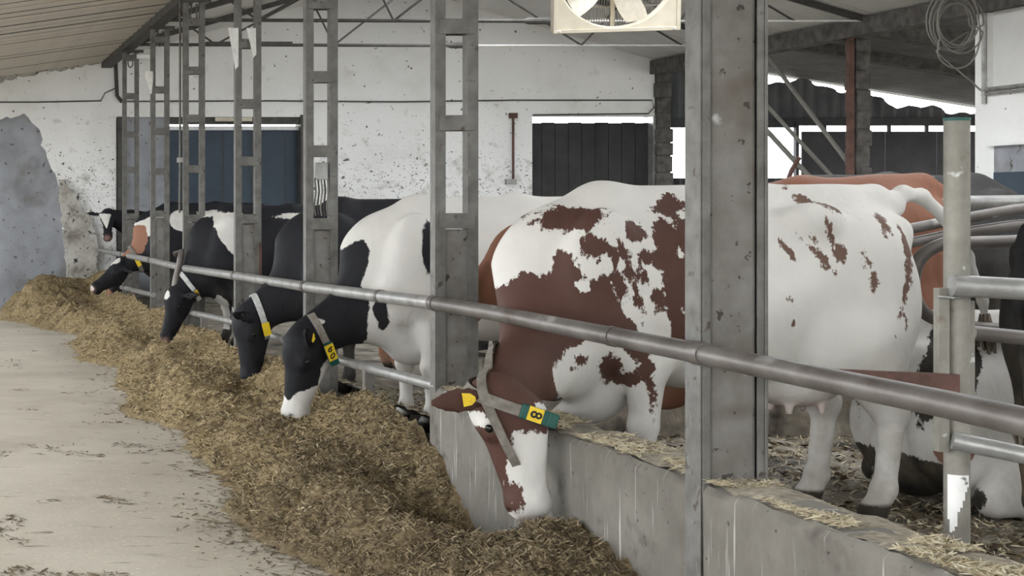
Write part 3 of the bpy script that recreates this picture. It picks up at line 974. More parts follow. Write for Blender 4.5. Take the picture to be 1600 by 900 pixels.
for i, lab in ((6, 'farthest roof truss with a thin tie bar close to the gable wall'), (5, 'roof truss over the second farthest ladder post'), (4, 'roof truss over the ladder post in front of the blue door'), (3, 'roof truss over the ladder post with plastic strips')):
    truss(PD[i], lab)
solo('lamp_batten', MB().box(P(320, 68, PD[6]).x, P(455, 68, PD[6]).x, PD[6] - .1, PD[6] - .02, EYE + (CY - 73) * PD[6] / FPX, EYE + (CY - 66) * PD[6] / FPX), M['dark_steel'],
     'dark lamp batten hanging under the farthest truss above the blue door', 'lamp', P(388, 70, PD[6]), bevel=.01)
solo('hanging_lamp', MB().tube([P(214, 88, 21.5), P(234, 88, 21.5)], .035, 10), M['whiterod'], 'small white lamp tube under the eave beam by the farthest post', 'lamp', P(224, 88, 21.5), smooth=True)

# ------------------------------------------------------------------ fan
fan = thing('barn_fan', (0, 0, 0), 'square cream ventilation fan hanging under the roof', 'fan')
fan.location = P(963, 50, 16.6) + Vector((0, 0, 0))
fan.rotation_euler = (math.radians(8), 0, math.radians(-18))
S = .61
H = 1.22


def fpart(name, mb, mat, parent=fan, smooth=False, bevel=0):
    return place(name, mb.mesh(name), mat, parent, smooth=smooth, bevel=bevel)


for nm, a in (('side_panel', (-S, -S + .025, 0, .55, 0, H)), ('side_panel', (S - .025, S, 0, .55, 0, H)), ('bottom_panel', (-S, S, 0, .55, 0, .025)), ('top_panel', (-S, S, 0, .55, H - .025, H))):
    fpart(nm, MB().box(*a), M['fan'], bevel=.008)
# front bezel with a round mouth
mb = MB()
N = 48
for k in range(N):
    a = 2 * math.pi * k / N
    c, s = math.cos(a), math.sin(a)
    q = min(1 / max(abs(c), 1e-6), 1 / max(abs(s), 1e-6))
    mb.v += [(S * q * c, .02, H / 2 + S * q * s), (.575 * c, .02, H / 2 + .575 * s), (.56 * c, .06, H / 2 + .56 * s), (.56 * c, .3, H / 2 + .56 * s)]
for k in range(N):
    i, j = 4 * k, 4 * ((k + 1) % N)
    mb.f += [(i, i + 1, j + 1, j), (i + 1, i + 2, j + 2, j + 1), (i + 2, i + 3, j + 3, j + 2)]
fpart('mouth_ring', mb, M['fan'], smooth=True)
mb = MB().box(-S, S, -.004, .02, 0, .04).box(-S, S, -.004, .02, H - .04, H).box(-S, -S + .04, -.004, .02, .04, H - .04).box(S - .04, S, -.004, .02, .04, H - .04)
fpart('front_frame', mb, M['fan'], bevel=.006)
for k in range(5):
    a = math.radians(282 + 72 * k)
    mb = MB()
    for rr_ in np.linspace(.1, .54, 9):
        w = .12 + .12 * math.sin((rr_ - .1) / .46 * math.pi * .8)
        sweep = .25 * (rr_ - .1)
        for off, yy in ((-w / 2, .26), (w / 2, .14)):
            ca, sa = math.cos(a), math.sin(a)
            lx, ly = rr_, off + sweep
            mb.v.append((lx * ca - ly * sa, yy, H / 2 + lx * sa + ly * ca))
            mb.v.append((lx * ca - ly * sa, yy + .012, H / 2 + lx * sa + ly * ca))
    for q in range(8):
        i = 4 * q
        mb.f += [(i, i + 2, i + 6, i + 4), (i + 1, i + 5, i + 7, i + 3), (i, i + 4, i + 5, i + 1), (i + 2, i + 3, i + 7, i + 6)]
    i = 32
    mb.f += [(0, 1, 3, 2), (i, i + 2, i + 3, i + 1)]
    fpart('blade', mb, M['fanwhite'], smooth=True)
fpart('hub', MB().tube([(0, .1, H / 2), (0, .3, H / 2)], .10, 20), M['fan'], smooth=True)
for k in range(-22, 23):
    xx = k * .0255
    fpart('grille_bar', MB().box(xx - .004, xx + .004, .50, .51, .03, H - .03), M['wire'])
for zz in (.12, .25, .55, .75, 1.05):
    fpart('grille_crossbar', MB().box(-S + .03, S - .03, .51, .518, zz - .006, zz + .006), M['fan'])
fpart('motor_strut', MB().box(-.02, .02, .44, .48, .03, H - .03), M['fan'])
for xx in (-.55, .55):
    fpart('screw', MB().ball((xx, -.006, .02), .014, 8, 6), M['whiterod'], smooth=True)
fpart('hanger', MB().bar((-.5, .3, H), (-.5, .3, H + .33), .02, .02).bar((.5, .3, H), (.5, .3, H + .33), .02, .02), M['dark_steel'])

# ------------------------------------------------------------------ pipes at the right
D5 = 5.05
bx = P(1495, 870, D5)
t = thing('stall_post', (bx.x, bx.y, .4), 'upright worn pipe post with open top standing behind the curb at the right', 'post')
mb = MB().tube([(bx.x, D5, .36), (bx.x, D5, P(0, 186, D5).z)], .0365, 20)
part('pipe', mb, M['postpipe'], t, smooth=True)
part('pipe_rim', MB().tube([(bx.x, D5, P(0, 189, D5).z), (bx.x, D5, P(0, 184, D5).z)], .038, 20), M['green'], t, smooth=True)
part('sleeve', MB().bar(P(1471, 450, D5 - .02), P(1471, 705, D5 - .02), .032, .03), M['postpipe'], t)
part('sleeve', MB().bar(P(1515, 470, D5 + .0), P(1515, 628, D5 + .0), .014, .03), M['postpipe'], t)
part('wire_tie', MB().tube([P(1466, 463, D5 - .045), P(1490, 465, D5 - .055), P(1518, 463, D5 - .045)], .005, 6), M['galv'], t)
pm = MB()
rp = random.Random(8)
for k in range(9):
    a0, a1 = math.radians(196 + k * 11), math.radians(196 + (k + 1) * 11)
    zt, zb_ = P(0, 740, D5).z, P(0, [812, 826, 830, 818, 800, 792, 775, 768, 757][k] + rp.uniform(-4, 4), D5).z
    i = len(pm.v)
    for a_ in (a0, a1):
        for z_ in (zb_, zt):
            for r_ in (.0366, .0376):
                pm.v.append((bx.x + r_ * math.cos(a_), D5 + r_ * math.sin(a_), z_))
    pm.f += [(i + 1, i + 5, i + 7, i + 3), (i, i + 1, i + 3, i + 2), (i + 4, i + 6, i + 7, i + 5), (i, i + 4, i + 5, i + 1), (i + 2, i + 3, i + 7, i + 6)]
part('white_paint', pm, M['plaster_pitted'], t)
solo('stall_pipe', MB().tube([P(1487, 446, D5 - .06), P(1600, 452, D5 - .10), P(1800, 462, D5 - .2)], .0335, 16), M['galv'], 'thick galvanised pipe leaving the upright post to the right, upper one', 'pipe', P(1600, 452, D5 - .1), smooth=True, group='pipes on the upright post')
solo('stall_pipe', MB().tube([P(1488, 688, D5 - .05), P(1600, 711, D5 - .12), P(1800, 752, D5 - .3)], .028, 16), M['galv'], 'galvanised pipe leaving the upright post to the right near the floor', 'pipe', P(1600, 711, D5 - .12), smooth=True, group='pipes on the upright post')
solo('stall_pipe', MB().tube([P(1519, 520, D5 + .2), P(1600, 528, D5 + .2), P(1800, 545, D5 + .2)], .024, 16), M['rail'], 'brown pipe behind the upright post passing under the tail tuft', 'pipe', P(1600, 528, D5 + .2), smooth=True, group='pipes on the upright post')
mb = MB().prism([(P(1368, 592, 4.7).x, P(0, 592, 4.7).z), (P(1368, 600, 4.7).x, P(0, 600, 4.7).z), (P(1440, 618, 4.7).x, P(0, 618, 4.7).z), (3.2, P(0, 627, 4.95).z), (3.2, P(0, 588, 4.95).z)], 5.0, 5.03)
solo('rail_bracket', mb, M['rust'], 'red-brown steel plate joining the feed rail to the upright post', 'bracket', P(1440, 605, 4.8))


def bent(pts, r=6):
    """smooth a polyline by corner cutting"""
    pts = [Vector(p) for p in pts]
    for _ in range(3):
        q = [pts[0]]
        for a, b in zip(pts[:-1], pts[1:]):
            q += [a.lerp(b, .25), a.lerp(b, .75)]
        q.append(pts[-1])
        pts = q
    return pts


DS = 7.42
t = thing('stall_divider', (4.7, DS, .3), 'bent pipe stall divider with a round loop behind the upright post', 'stall divider', 'stall dividers')
part('pipe', MB().tube(bent([P(1700, 372, DS), P(1520, 380, DS), P(1470, 378, DS), P(1428, 408, DS), P(1426, 470, DS), P(1455, 500, DS), P(1530, 515, DS), P(1700, 520, DS)]), .030, 12), M['rail'], t, smooth=True)
DS2 = 7.95
t = thing('stall_divider', (4.9, DS2, .3), 'straight double pipe of the stall rail in front of the red cow', 'stall divider', 'stall dividers')
part('pipe', MB().tube([P(1410, 360, DS2), P(1480, 346, DS2), P(1580, 328, DS2), P(1720, 312, DS2)], .026, 12), M['rail'], t, smooth=True)
part('pipe', MB().tube([P(1410, 382, DS2), P(1480, 367, DS2), P(1580, 352, DS2), P(1720, 340, DS2)], .026, 12), M['rail'], t, smooth=True)
part('pipe', MB().tube([P(1380, 497, DS2 - .1), P(1440, 507, DS2 - .1), P(1520, 520, DS2 - .1)], .03, 12), M['rail'], t, smooth=True)
DS3 = 9.3
solo('neck_rail', MB().tube([P(1440, 316, DS3), P(1720, 313, DS3)], .036, 12), M['galv'], 'level stall rail in front of the grey-black cow back at the right', 'rail', P(1560, 314, DS3), smooth=True)

# braces in the shed opening and the wire coil
for a, b, lab, r_ in ((Vector((11.45, 20.06, 2.15)), Vector((11.35, 21.9, 3.72)), 'slanting brace pipe from the dark block pillar up to the eave', .028),
                     (Vector((11.35, 23.0, 3.72)), P(1497, 491, 21.2), 'long slanting pole leaning across the dark shed wall', .028),
                     (Vector((11.35, 23.6, 3.72)), P(1470, 499, 20.2), 'thick slanting pipe in front of the bright window', .036)):
    solo('brace_pipe', MB().tube([a, b], r_, 8), M['wire'], lab, 'brace', a, smooth=True, group='shed braces')
solo('red_bar', MB().tube([P(1249, 246, 20.0), P(1237, 266, 20.0), P(1228, 290, 20.0), P(1222, 500, 20.0)], .03, 8), M['rust'], 'short reddish bar standing beside the bright window', 'bar', P(1222, 500, 20.0), smooth=True)
coil = MB()
r = random.Random(3)
c0 = P(1491, 40, 16.9)
pt = []
for k in range(8 * 24):
    a = 2 * math.pi * k / 24
    lp = k // 24
    R = .22 + .035 * math.sin(lp * 2.3) + .01 * math.sin(k * .3)
    pt.append(c0 + Vector((R * math.cos(a) + .03 * math.sin(lp * 1.7), .015 * (lp - 4), R * 1.25 * math.sin(a) - .05 * abs(math.sin(lp)) + .05)))
pt += [P(1462, 80, 16.9), P(1490, 105, 16.9), P(1515, 125, 16.9), P(1531, 140, 17.0)]
coil.tube(pt, .009, 6)
coil.tube(bent([P(1468, 60, 16.85), P(1463, 90, 16.85), P(1490, 110, 16.85), P(1520, 100, 16.85), P(1534, 60, 16.85), P(1527, 20, 16.85)]), .009, 6)
solo('wire_coil', coil, M['wire'], 'coil of grey wire hanging at the corner of the white wall', 'wire coil', c0, smooth='all')

#=COWS=
# ------------------------------------------------------------------ cows
class Field:
    """smooth-union distance field sampled on a grid, surfaced with surface nets"""

    def __init__(s):
        s.p = []

    def ell(s, c, r, k=.06, R=None, op=1):
        c = np.array(c, float)
        r = np.array(r, float)
        m = r.max() if R is not None else r
        s.p.append(('e', c, r, R, c - m, c + m, k, op))

    def cone(s, a, b, ra, rb, k=.05, sy=1.0, lat=(0, 1, 0), op=1):
        a = np.array(a, float)
        b = np.array(b, float)
        m = max(ra, rb) * max(1, sy)
        s.p.append(('c', a, b, (ra, rb, sy, np.array(lat, float)), np.minimum(a, b) - m, np.maximum(a, b) + m, k, op))

    def chain(s, pts, rs, k=.03, sy=1.0):
        for i in range(len(pts) - 1):
            s.cone(pts[i], pts[i + 1], rs[i], rs[i + 1], k, sy)

    def build(s, h, zmin=None):
        lo = np.min([q[4] for q in s.p], 0) - .04 - 2 * h
        hi = np.max([q[5] for q in s.p], 0) + .04 + 2 * h
        n = np.ceil((hi - lo) / h).astype(int) + 1
        ax = [(lo[i] + h * np.arange(n[i])).astype(np.float32) for i in range(3)]
        D = np.full(tuple(n), .5, np.float32)
        for q in s.p:
            k = q[6]
            i0 = np.maximum(((q[4] - k - 3 * h - lo) / h).astype(int), 0)
            i1 = np.minimum(((q[5] + k + 3 * h - lo) / h).astype(int) + 2, n)
            sl = tuple(slice(i0[i], i1[i]) for i in range(3))
            X = ax[0][sl[0]][:, None, None]
            Y = ax[1][sl[1]][None, :, None]
            Z = ax[2][sl[2]][None, None, :]
            if q[0] == 'e':
                c, r, R = q[1], q[2], q[3]
                x, y, z = X - c[0], Y - c[1], Z - c[2]
                if R is not None:
                    x, y, z = (x * R[0][0] + y * R[0][1] + z * R[0][2], x * R[1][0] + y * R[1][1] + z * R[1][2], x * R[2][0] + y * R[2][1] + z * R[2][2])
                k0 = np.sqrt((x / r[0]) ** 2 + (y / r[1]) ** 2 + (z / r[2]) ** 2)
                k1 = np.sqrt((x / r[0] ** 2) ** 2 + (y / r[1] ** 2) ** 2 + (z / r[2] ** 2) ** 2)
                d = k0 * (k0 - 1) / np.maximum(k1, 1e-6)
            else:
                a, b = q[1], q[2]
                ra, rb, sy, lat = q[3]
                ba = b - a
                L2 = max(ba @ ba, 1e-9)
                x, y, z = X - a[0], Y - a[1], Z - a[2]
                t = np.clip((x * ba[0] + y * ba[1] + z * ba[2]) / L2, 0, 1)
                x, y, z = x - t * ba[0], y - t * ba[1], z - t * ba[2]
                ql = x * lat[0] + y * lat[1] + z * lat[2]
                d2 = x * x + y * y + z * z + ql * ql * (1 / sy ** 2 - 1)
                d = (np.sqrt(np.maximum(d2, 0)) - (ra + (rb - ra) * t)) * min(1, sy ** .5)
            A = D[sl]
            if q[7] > 0:
                hh = np.maximum(k - np.abs(A - d), 0) / k
                D[sl] = np.minimum(A, d) - hh * hh * k * .25
            else:
                hh = np.maximum(k - np.abs(A + d), 0) / k
                D[sl] = np.maximum(A, -d) + hh * hh * k * .25
        if zmin is not None:
            D = np.maximum(D, (zmin - ax[2])[None, None, :])
        s.D, s.lo, s.h, s.n = D, lo, h, n
        return s.nets()

    def nets(s):
        D, h = s.D, s.h
        ins = D < 0
        cnt = np.zeros(tuple(s.n - 1), np.int8)
        for dx in (0, 1):
            for dy in (0, 1):
                for dz in (0, 1):
                    cnt += ins[dx:s.n[0] - 1 + dx, dy:s.n[1] - 1 + dy, dz:s.n[2] - 1 + dz]
        act = (cnt > 0) & (cnt < 8)
        C = np.argwhere(act)
        idx = np.full(act.shape, -1, np.int32)
        idx[tuple(C.T)] = np.arange(len(C))
        corner = [(0, 0, 0), (1, 0, 0), (0, 1, 0), (1, 1, 0), (0, 0, 1), (1, 0, 1), (0, 1, 1), (1, 1, 1)]
        vals = [D[C[:, 0] + c[0], C[:, 1] + c[1], C[:, 2] + c[2]] for c in corner]
        acc = np.zeros((len(C), 3))
        m = np.zeros(len(C))
        for i, j in ((0, 1), (2, 3), (4, 5), (6, 7), (0, 2), (1, 3), (4, 6), (5, 7), (0, 4), (1, 5), (2, 6), (3, 7)):
            a, b = vals[i], vals[j]
            x = (a < 0) != (b < 0)
            t = np.where(x, a / np.where(a == b, 1, a - b), 0)
            p = np.array(corner[i]) + t[:, None] * (np.array(corner[j]) - np.array(corner[i]))
            acc += p * x[:, None]
            m += x
        V = s.lo + (C + acc / m[:, None]) * h
        F = []
        for ax_ in range(3):
            o1, o2 = [(1, 2), (2, 0), (0, 1)][ax_]
            sl0 = [slice(None)] * 3
            sl1 = [slice(None)] * 3
            sl0[ax_] = slice(0, -1)
            sl1[ax_] = slice(1, None)
            ch = ins[tuple(sl0)] != ins[tuple(sl1)]
            E = np.argwhere(ch)
            ok = (E[:, o1] > 0) & (E[:, o2] > 0) & (E[:, o1] < s.n[o1] - 1) & (E[:, o2] < s.n[o2] - 1)
            E = E[ok]
            if not len(E):
                continue
            first = ins[tuple(E.T)]
            e1 = np.zeros(3, int)
            e1[o1] = 1
            e2 = np.zeros(3, int)
            e2[o2] = 1
            q = np.stack([idx[tuple((E - e1 - e2).T)], idx[tuple((E - e2).T)], idx[tuple(E.T)], idx[tuple((E - e1).T)]], 1)
            q[~first] = q[~first][:, ::-1]
            F.append(q)
        F = np.concatenate(F)
        # one light relaxation
        for _ in range(2):
            S_ = np.zeros_like(V)
            N_ = np.zeros(len(V))
            for a in range(4):
                b = (a + 1) % 4
                np.add.at(S_, F[:, a], V[F[:, b]])
                np.add.at(N_, F[:, a], 1)
            V = V * .6 + .4 * S_ / np.maximum(N_, 1)[:, None]
        return V, F

    def at(s, p):
        q = np.clip((p - s.lo) / s.h, 0, np.array(s.n) - 1.001)
        i = q.astype(int)
        f = q - i
        out = 0
        for dx in (0, 1):
            for dy in (0, 1):
                for dz in (0, 1):
                    w = (f[..., 0] if dx else 1 - f[..., 0]) * (f[..., 1] if dy else 1 - f[..., 1]) * (f[..., 2] if dz else 1 - f[..., 2])
                    out = out + w * s.D[i[..., 0] + dx, i[..., 1] + dy, i[..., 2] + dz]
        return out


def hide(name, base, patch, patch2=None, dirt=(0.20, 0.165, 0.115), dirt_amt=.8, rag=.024):
    m, nt, b = nodes_of(name, .62)
    b.inputs['Specular IOR Level'].default_value = .12

    def attr(n):
        a = nt.nodes.new('ShaderNodeAttribute')
        a.attribute_name = n
        return a.outputs['Fac']
    n1 = mathn(nt, 'MULTIPLY', mathn(nt, 'SUBTRACT', noise(nt, 15, 5, (1.35, 1, .75), .68), .5), rag * 3.4)
    n2 = mathn(nt, 'MULTIPLY', mathn(nt, 'SUBTRACT', noise(nt, 70, 2), .5), rag * .7)
    nn = mathn(nt, 'ADD', n1, n2)
    var = noise(nt, 5, 5)
    bc = mixc(nt, var, [c * .86 for c in base], [min(1, c * 1.08) for c in base])

    def mask(a):
        return mathn(nt, 'MULTIPLY', mathn(nt, 'ADD', mathn(nt, 'ADD', a, nn), .003), 160.0, True)
    pc = mixc(nt, noise(nt, 7, 5), [c * .72 for c in patch], [c * 1.25 for c in patch])
    col = mixc(nt, mask(attr('patch')), bc, pc)
    if patch2:
        col = mixc(nt, mask(attr('patch2')), col, patch2)
    # dried dirt on legs and belly
    dm = mathn(nt, 'MULTIPLY', attr('dirt'), ramp(nt, noise(nt, 8, 6), [(.35, (0, 0, 0)), (.7, (1, 1, 1))]))
    col = mixc(nt, mathn(nt, 'MULTIPLY', dm, dirt_amt), col, dirt)
    col = mixc(nt, attr('skin'), col, (0.42, 0.25, 0.21))
    col = mixc(nt, attr('hoof'), col, (0.045, 0.038, 0.03))
    nt.links.new(col, b.inputs['Base Color'])
    hgt = mathn(nt, 'ADD', mathn(nt, 'MULTIPLY', noise(nt, 4.5, 3, (1.5, 1, .8)), 1.0), mathn(nt, 'MULTIPLY', noise(nt, 90, 3, (1, 1, .5)), .05))
    bump(nt, b, hgt, .5, .035)
    return m


def poly_sd(pts, x, z):
    """signed distance, positive inside"""
    n = len(pts)
    d = np.full(x.shape, 1e9)
    ins = np.zeros(x.shape, bool)
    for i in range(n):
        (ax, az), (bx_, bz) = pts[i], pts[(i + 1) % n]
        ex, ez = bx_ - ax, bz - az
        wx_, wz_ = x - ax, z - az
        t = np.clip((wx_ * ex + wz_ * ez) / max(ex * ex + ez * ez, 1e-12), 0, 1)
        d = np.minimum(d, (wx_ - ex * t) ** 2 + (wz_ - ez * t) ** 2)
        c = ((az > z) != (bz > z)) & (x < (bx_ - ax) * (z - az) / (bz - az if bz != az else 1e-9) + ax)
        ins ^= c
    d = np.sqrt(d)
    return np.where(ins, d, -d)


def ell_sd(cx, cz, rx, rz, rot, x, z):
    c, s = math.cos(math.radians(rot)), math.sin(math.radians(rot))
    u = ((x - cx) * c + (z - cz) * s) / rx
    v = (-(x - cx) * s + (z - cz) * c) / rz
    k = np.sqrt(u * u + v * v)
    return (1 - k) * min(rx, rz)


def unit(v):
    v = np.array(v, float)
    return v / np.linalg.norm(v)


def cow(label, loc, rotz=0.0, scale=1.0, poll=(-.12, 0, .56), muzzle=(-.03, 0, .06), fdir=(-1, 0, 0), neck=None, tail=None, res=.02,
        patches=(), patches2=(), cover=False, mat=None, collar=None, eartag=None, ears=None, lying=False, fleg=0.0, fleg2=-.05, drop=0.0, hleg=(0.0, 0.0), ear_droop=.0, group='cows in the barn', extra_collar=None, base_px=None):
    """a cow facing local -x, hooves at z=0"""
    F = Field()
    dz = -.60 if lying else 0
    B = lambda x, y, z: (x, y, z + dz - drop * min(1, max(0, (1.25 - x) / .7)))
    # trunk
    F.ell(B(.42, 0, .97), (.36, .27, .38), .1)
    F.ell(B(.80, 0, .93), (.50, .345, .40), .1)
    F.ell(B(1.06, 0, .93), (.42, .33, .375), .1)
    F.ell(B(1.38, 0, 1.10), (.30, .25, .25), .1)
    F.cone(B(.40, 0, 1.315), B(1.0, 0, 1.33), .075, .07, .09)
    F.cone(B(1.0, 0, 1.33), B(1.55, 0, 1.335), .07, .06, .09)
    F.cone(B(.20, 0, 1.16), B(.42, 0, 1.30), .11, .085, .1)
    for s in (-1, 1):
        F.ell(B(1.19, s * .22, 1.25), (.11, .07, .07), .10)
        F.ell(B(1.03, s * .37, 1.14), (.11, .075, .11), .12, None, -1)
        F.ell(B(.16, s * .30, 1.02), (.05, .06, .26), .08, None, -1)
        F.ell(B(1.585, s * .115, 1.20), (.06, .05, .06), .06)
        F.ell(B(.34, s * .20, 1.0), (.16, .09, .30), .06)
        F.ell(B(.26, s * .17, .80), (.15, .10, .16), .08)
    F.cone(B(1.56, 0, 1.325), B(1.645, 0, 1.30), .06, .04, .05)
    # brisket and dewlap
    F.ell(B(.24, 0, .69), (.19, .15, .19), .09)
    F.ell(B(.37, 0, .62), (.19, .15, .24), .07)
    if not lying:
        for s in (-1, 1):
            fx = .44 + (fleg if s < 0 else fleg2)
            F.cone((.38, s * .20, .78), (fx, s * .20, .66), .12, .095, .06)
            F.cone((fx, s * .195, .66), (fx + .005, s * .175, .40), .085, .055, .04)
            F.ell((fx - .005, s * .175, .385), (.058, .055, .065), .03)
            F.cone((fx, s * .175, .37), (fx + .01, s * .175, .13), .043, .038, .03)
            F.ell((fx + .005, s * .175, .125), (.05, .045, .045), .025)
            F.cone((fx, s * .175, .10), (fx - .03, s * .175, .035), .043, .055, .02)
            h = hleg[0] if s < 0 else hleg[1]
            F.ell((1.405, s * .185, .90), (.235, .125, .37), .045)
            F.ell((1.25 + h * .3, s * .225, .74), (.14, .105, .17), .05)
            F.cone((1.39 + h * .5, s * .19, .74), (1.515 + h, s * .175, .46), .165, .07, .06)
            F.ell((1.545 + h, s * .175, .455), (.06, .045, .065), .03)
            F.cone((1.535 + h, s * .175, .43), (1.505 + h, s * .175, .14), .050, .042, .03)
            F.ell((1.50 + h, s * .175, .13), (.053, .048, .048), .025)
            F.cone((1.495 + h, s * .175, .105), (1.455 + h, s * .175, .035), .045, .058, .02)
        F.ell((1.22, 0, .60), (.22, .17, .15), .045)
        for s in (-1, 1):
            F.cone((1.17, s * .07, .50), (1.165, s * .075, .435), .022, .014, .015)
            F.cone((1.30, s * .07, .50), (1.30, s * .075, .435), .022, .014, .015)
    else:
        F.ell((.95, 0, .28), (.62, .44, .26), .12)
        for s in (-1, 1):
            F.ell((1.38, s * .24, .33), (.30, .15, .27), .1)
            F.cone((1.22, s * .36, .26), (1.45, s * .44, .10), .12, .07, .07)
            F.cone((1.45, s * .44, .09), (1.12, s * .50, .06), .06, .045, .04)
            F.cone((1.12, s * .50, .06), (.98, s * .50, .05), .05, .045, .03)
            F.cone((.35, s * .22, .25), (.15, s * .26, .09), .12, .08, .07)
            F.cone((.15, s * .26, .08), (.42, s * .30, .06), .06, .045, .04)
        F.ell((1.52, 0, .22), (.17, .22, .18), .08)
    # tail
    if tail is None:
        tail = [B(1.63, 0, 1.31), B(1.69, 0, 1.22), B(1.70, .01, 1.0), B(1.685, .02, .75), B(1.68, .02, .52)]
        if lying:
            tail = [(q[0], q[1] + .02, max(q[2], .08)) for q in tail]
    tr = np.linspace(.036, .015, len(tail))
    F.chain(tail, list(tr), .03)
    # neck
    Pl, Mz = np.array(poll, float), np.array(muzzle, float)
    hv = unit(Mz - Pl)
    fv = np.array(fdir, float)
    fv = unit(fv - hv * (fv @ hv))
    sv = np.cross(hv, fv)
    L = .50
    if neck is None:
        neck = [B(.22, 0, 1.02), B(.13, 0, .74), tuple(Pl + hv * .08 - fv * .06)]
    nr = [.26, .195, .125] if len(neck) == 3 else list(np.linspace(.26, .125, len(neck)))
    for i in range(len(neck) - 1):
        F.cone(neck[i], neck[i + 1], nr[i], nr[i + 1], .08, .60)
    # head
    H_ = lambda t, f, s=0: Pl + hv * t * L + fv * f + sv * s
    Rm = np.array([hv, fv, sv])
    F.ell(H_(.16, -.055), (.13, .115, .105), .05, Rm)
    F.ell(H_(.05, -.02), (.06, .06, .09), .04, Rm)
    F.cone(H_(.2, -.06), H_(.88, -.055), .105, .066, .05, .86, sv)
    F.cone(H_(.28, -.135), H_(.80, -.105), .095, .045, .05, .62, sv)
    F.ell(H_(.92, -.06), (.075, .078, .082), .035, Rm)
    F.ell(H_(.93, -.115), (.05, .035, .05), .03, Rm)
    for s in (-1, 1):
        F.ell(H_(.30, -.03, s * .085), (.05, .038, .03), .03, Rm)
        F.ell(H_(.30, -.042, s * .118), (.017, .013, .02), .012, Rm, -1)
        F.ell(H_(.965, -.02, s * .045), (.022, .016, .02), .012, Rm, -1)
        e0 = H_(.07, -.06, s * .095)
        ed = unit(ears[s]) if ears and s in ears else unit(sv * s * .85 - hv * (.10 - ear_droop) - fv * .10)
        en = unit(np.cross(ed, hv))
        eh = np.cross(en, ed)
        for q, (w, tk) in zip((.03, .08, .13, .175, .215), ((.030, .026), (.046, .02), (.050, .016), (.040, .014), (.022, .011))):
            F.ell(e0 + ed * q, (.04, w, tk), .02, np.array([ed, eh, en]))
        F.ell(e0 + ed * .105 + fv * .026, (.06, .028, .014), .012, np.array([ed, eh, en]), -1)
    V, Fc = F.build(res, 0.0)
    me = np_mesh('cow', V, Fc)
    x, z = V[:, 0], V[:, 2]

    def field(ps, start):
        g = np.full(len(V), start)
        for p in ps:
            if p[0] == 'poly':
                sd = poly_sd(p[1], x, z)
                neg = len(p) > 2 and p[2]
            else:
                sd = ell_sd(*p[1], x, z)
                neg = len(p) > 2 and p[2]
            g = np.minimum(g, -sd) if neg else np.maximum(g, sd)
        return np.clip(g, -.06, .06)
    legz = np.clip((.75 - z) / .5, 0, 1) * (.35 if not lying else .6)
    rump = np.clip((x - 1.2) / .4, 0, 1) * np.clip((1.0 - z) / .6, 0, 1) * .6
    bodyx = np.clip((x + .02) / .15, 0, 1)
    att = {'patch': field(patches, .06 if cover else -.06), 'patch2': field(patches2, -.06),
           'dirt': np.clip(legz + rump, 0, 1) * bodyx,
           'skin': np.maximum(np.clip(1.3 - np.linalg.norm(V - H_(1.02, -.05), axis=1) / .06, 0, 1) * .7,
                              np.clip((.58 - z) / .1, 0, 1) * np.clip(1.2 - np.abs(x - 1.24) / .2, 0, 1) * np.clip(1.2 - np.abs(V[:, 1]) / .13, 0, 1) * (0 if lying else .75)),
           'hoof': np.clip((.075 - z) / .01, 0, 1) * (x > .1) * (0 if lying else 1)}
    for k, a in att.items():
        A = me.attributes.new(k, 'FLOAT', 'POINT')
        A.data.foreach_set('value', a.astype(np.float32))
    o = place('cow', me, mat, None, loc, smooth='all')
    o.rotation_euler = (0, 0, rotz)
    o.scale = scale if isinstance(scale, tuple) else (scale,) * 3
    tag(o, label, 'cow', group)
    # eyes
    for s in (-1, 1):
        eb = MB().ball((0, 0, 0), .019, 12, 8)
        em = eb.mesh('eye')
        em.transform(Matrix.Translation(Vector(H_(.30, -.040, s * .100))))
        place('eye', em, M['eye'], o, smooth='all')
    # tail tuft: separate hanging strands joined in one
    a, b = np.array(tail[-2]), np.array(tail[-1])
    d = unit(unit(b - a) + np.array([0, 0, -1.2]))
    tm = MB()
    r = random.Random(int(abs(loc[0] * 100)) + 3)
    for k in range(14):
        off = Vector((r.uniform(-.03, .03), r.uniform(-.03, .03), 0))
        p0 = Vector(b) + off * .3 - Vector(d) * .04
        ln = r.uniform(.12, .24) * (.5 if lying else 1)
        p1, p2 = p0 + Vector(d) * ln * .5 + off * .8, p0 + Vector(d) * ln + off * r.uniform(.2, 1.3)
        if lying:
            p1.z, p2.z = max(p1.z, .03), max(p2.z, .03)
        tm.tube([p0, p1, p2], [.012, .010, .003], 5)
    place('tail_tuft', tm.mesh('tail_tuft'), M['hair'], o, smooth='all')

    def ring(center, normal, w, mt, parent, start=None, nm='collar', th=.007, slack=.004, rmax=.23, exact=False):
        c = np.array(center, float)
        nrm = unit(normal)
        u = unit(np.cross(nrm, [0, 1, 0]) if start is None else np.array(start, float) - nrm * (np.array(start, float) @ nrm))
        v = np.cross(nrm, u)
        NA = 56
        rs = np.arange(0.02, rmax, .004)
        mbk = MB()
        rad = np.zeros((NA, 2))
        for j in range(NA):
            a = 2 * np.pi * j / NA
            dr = u * math.cos(a) + v * math.sin(a)
            for e, off in enumerate((-w / 2, w / 2)):
                val = F.at(c + nrm * off + rs[:, None] * dr)
                ix = np.nonzero(val < 0)[0]
                rad[j, e] = rs[ix[-1]] + .004 if len(ix) else .02
        if not exact:
            rad = np.minimum(rad, np.median(rad) * 1.45)
        for _ in range(8):
            rad = np.maximum(rad, (np.roll(rad, 1, 0) + np.roll(rad, -1, 0)) / 2)
        rad = np.maximum(rad, rad.mean(1)[:, None] * .985)
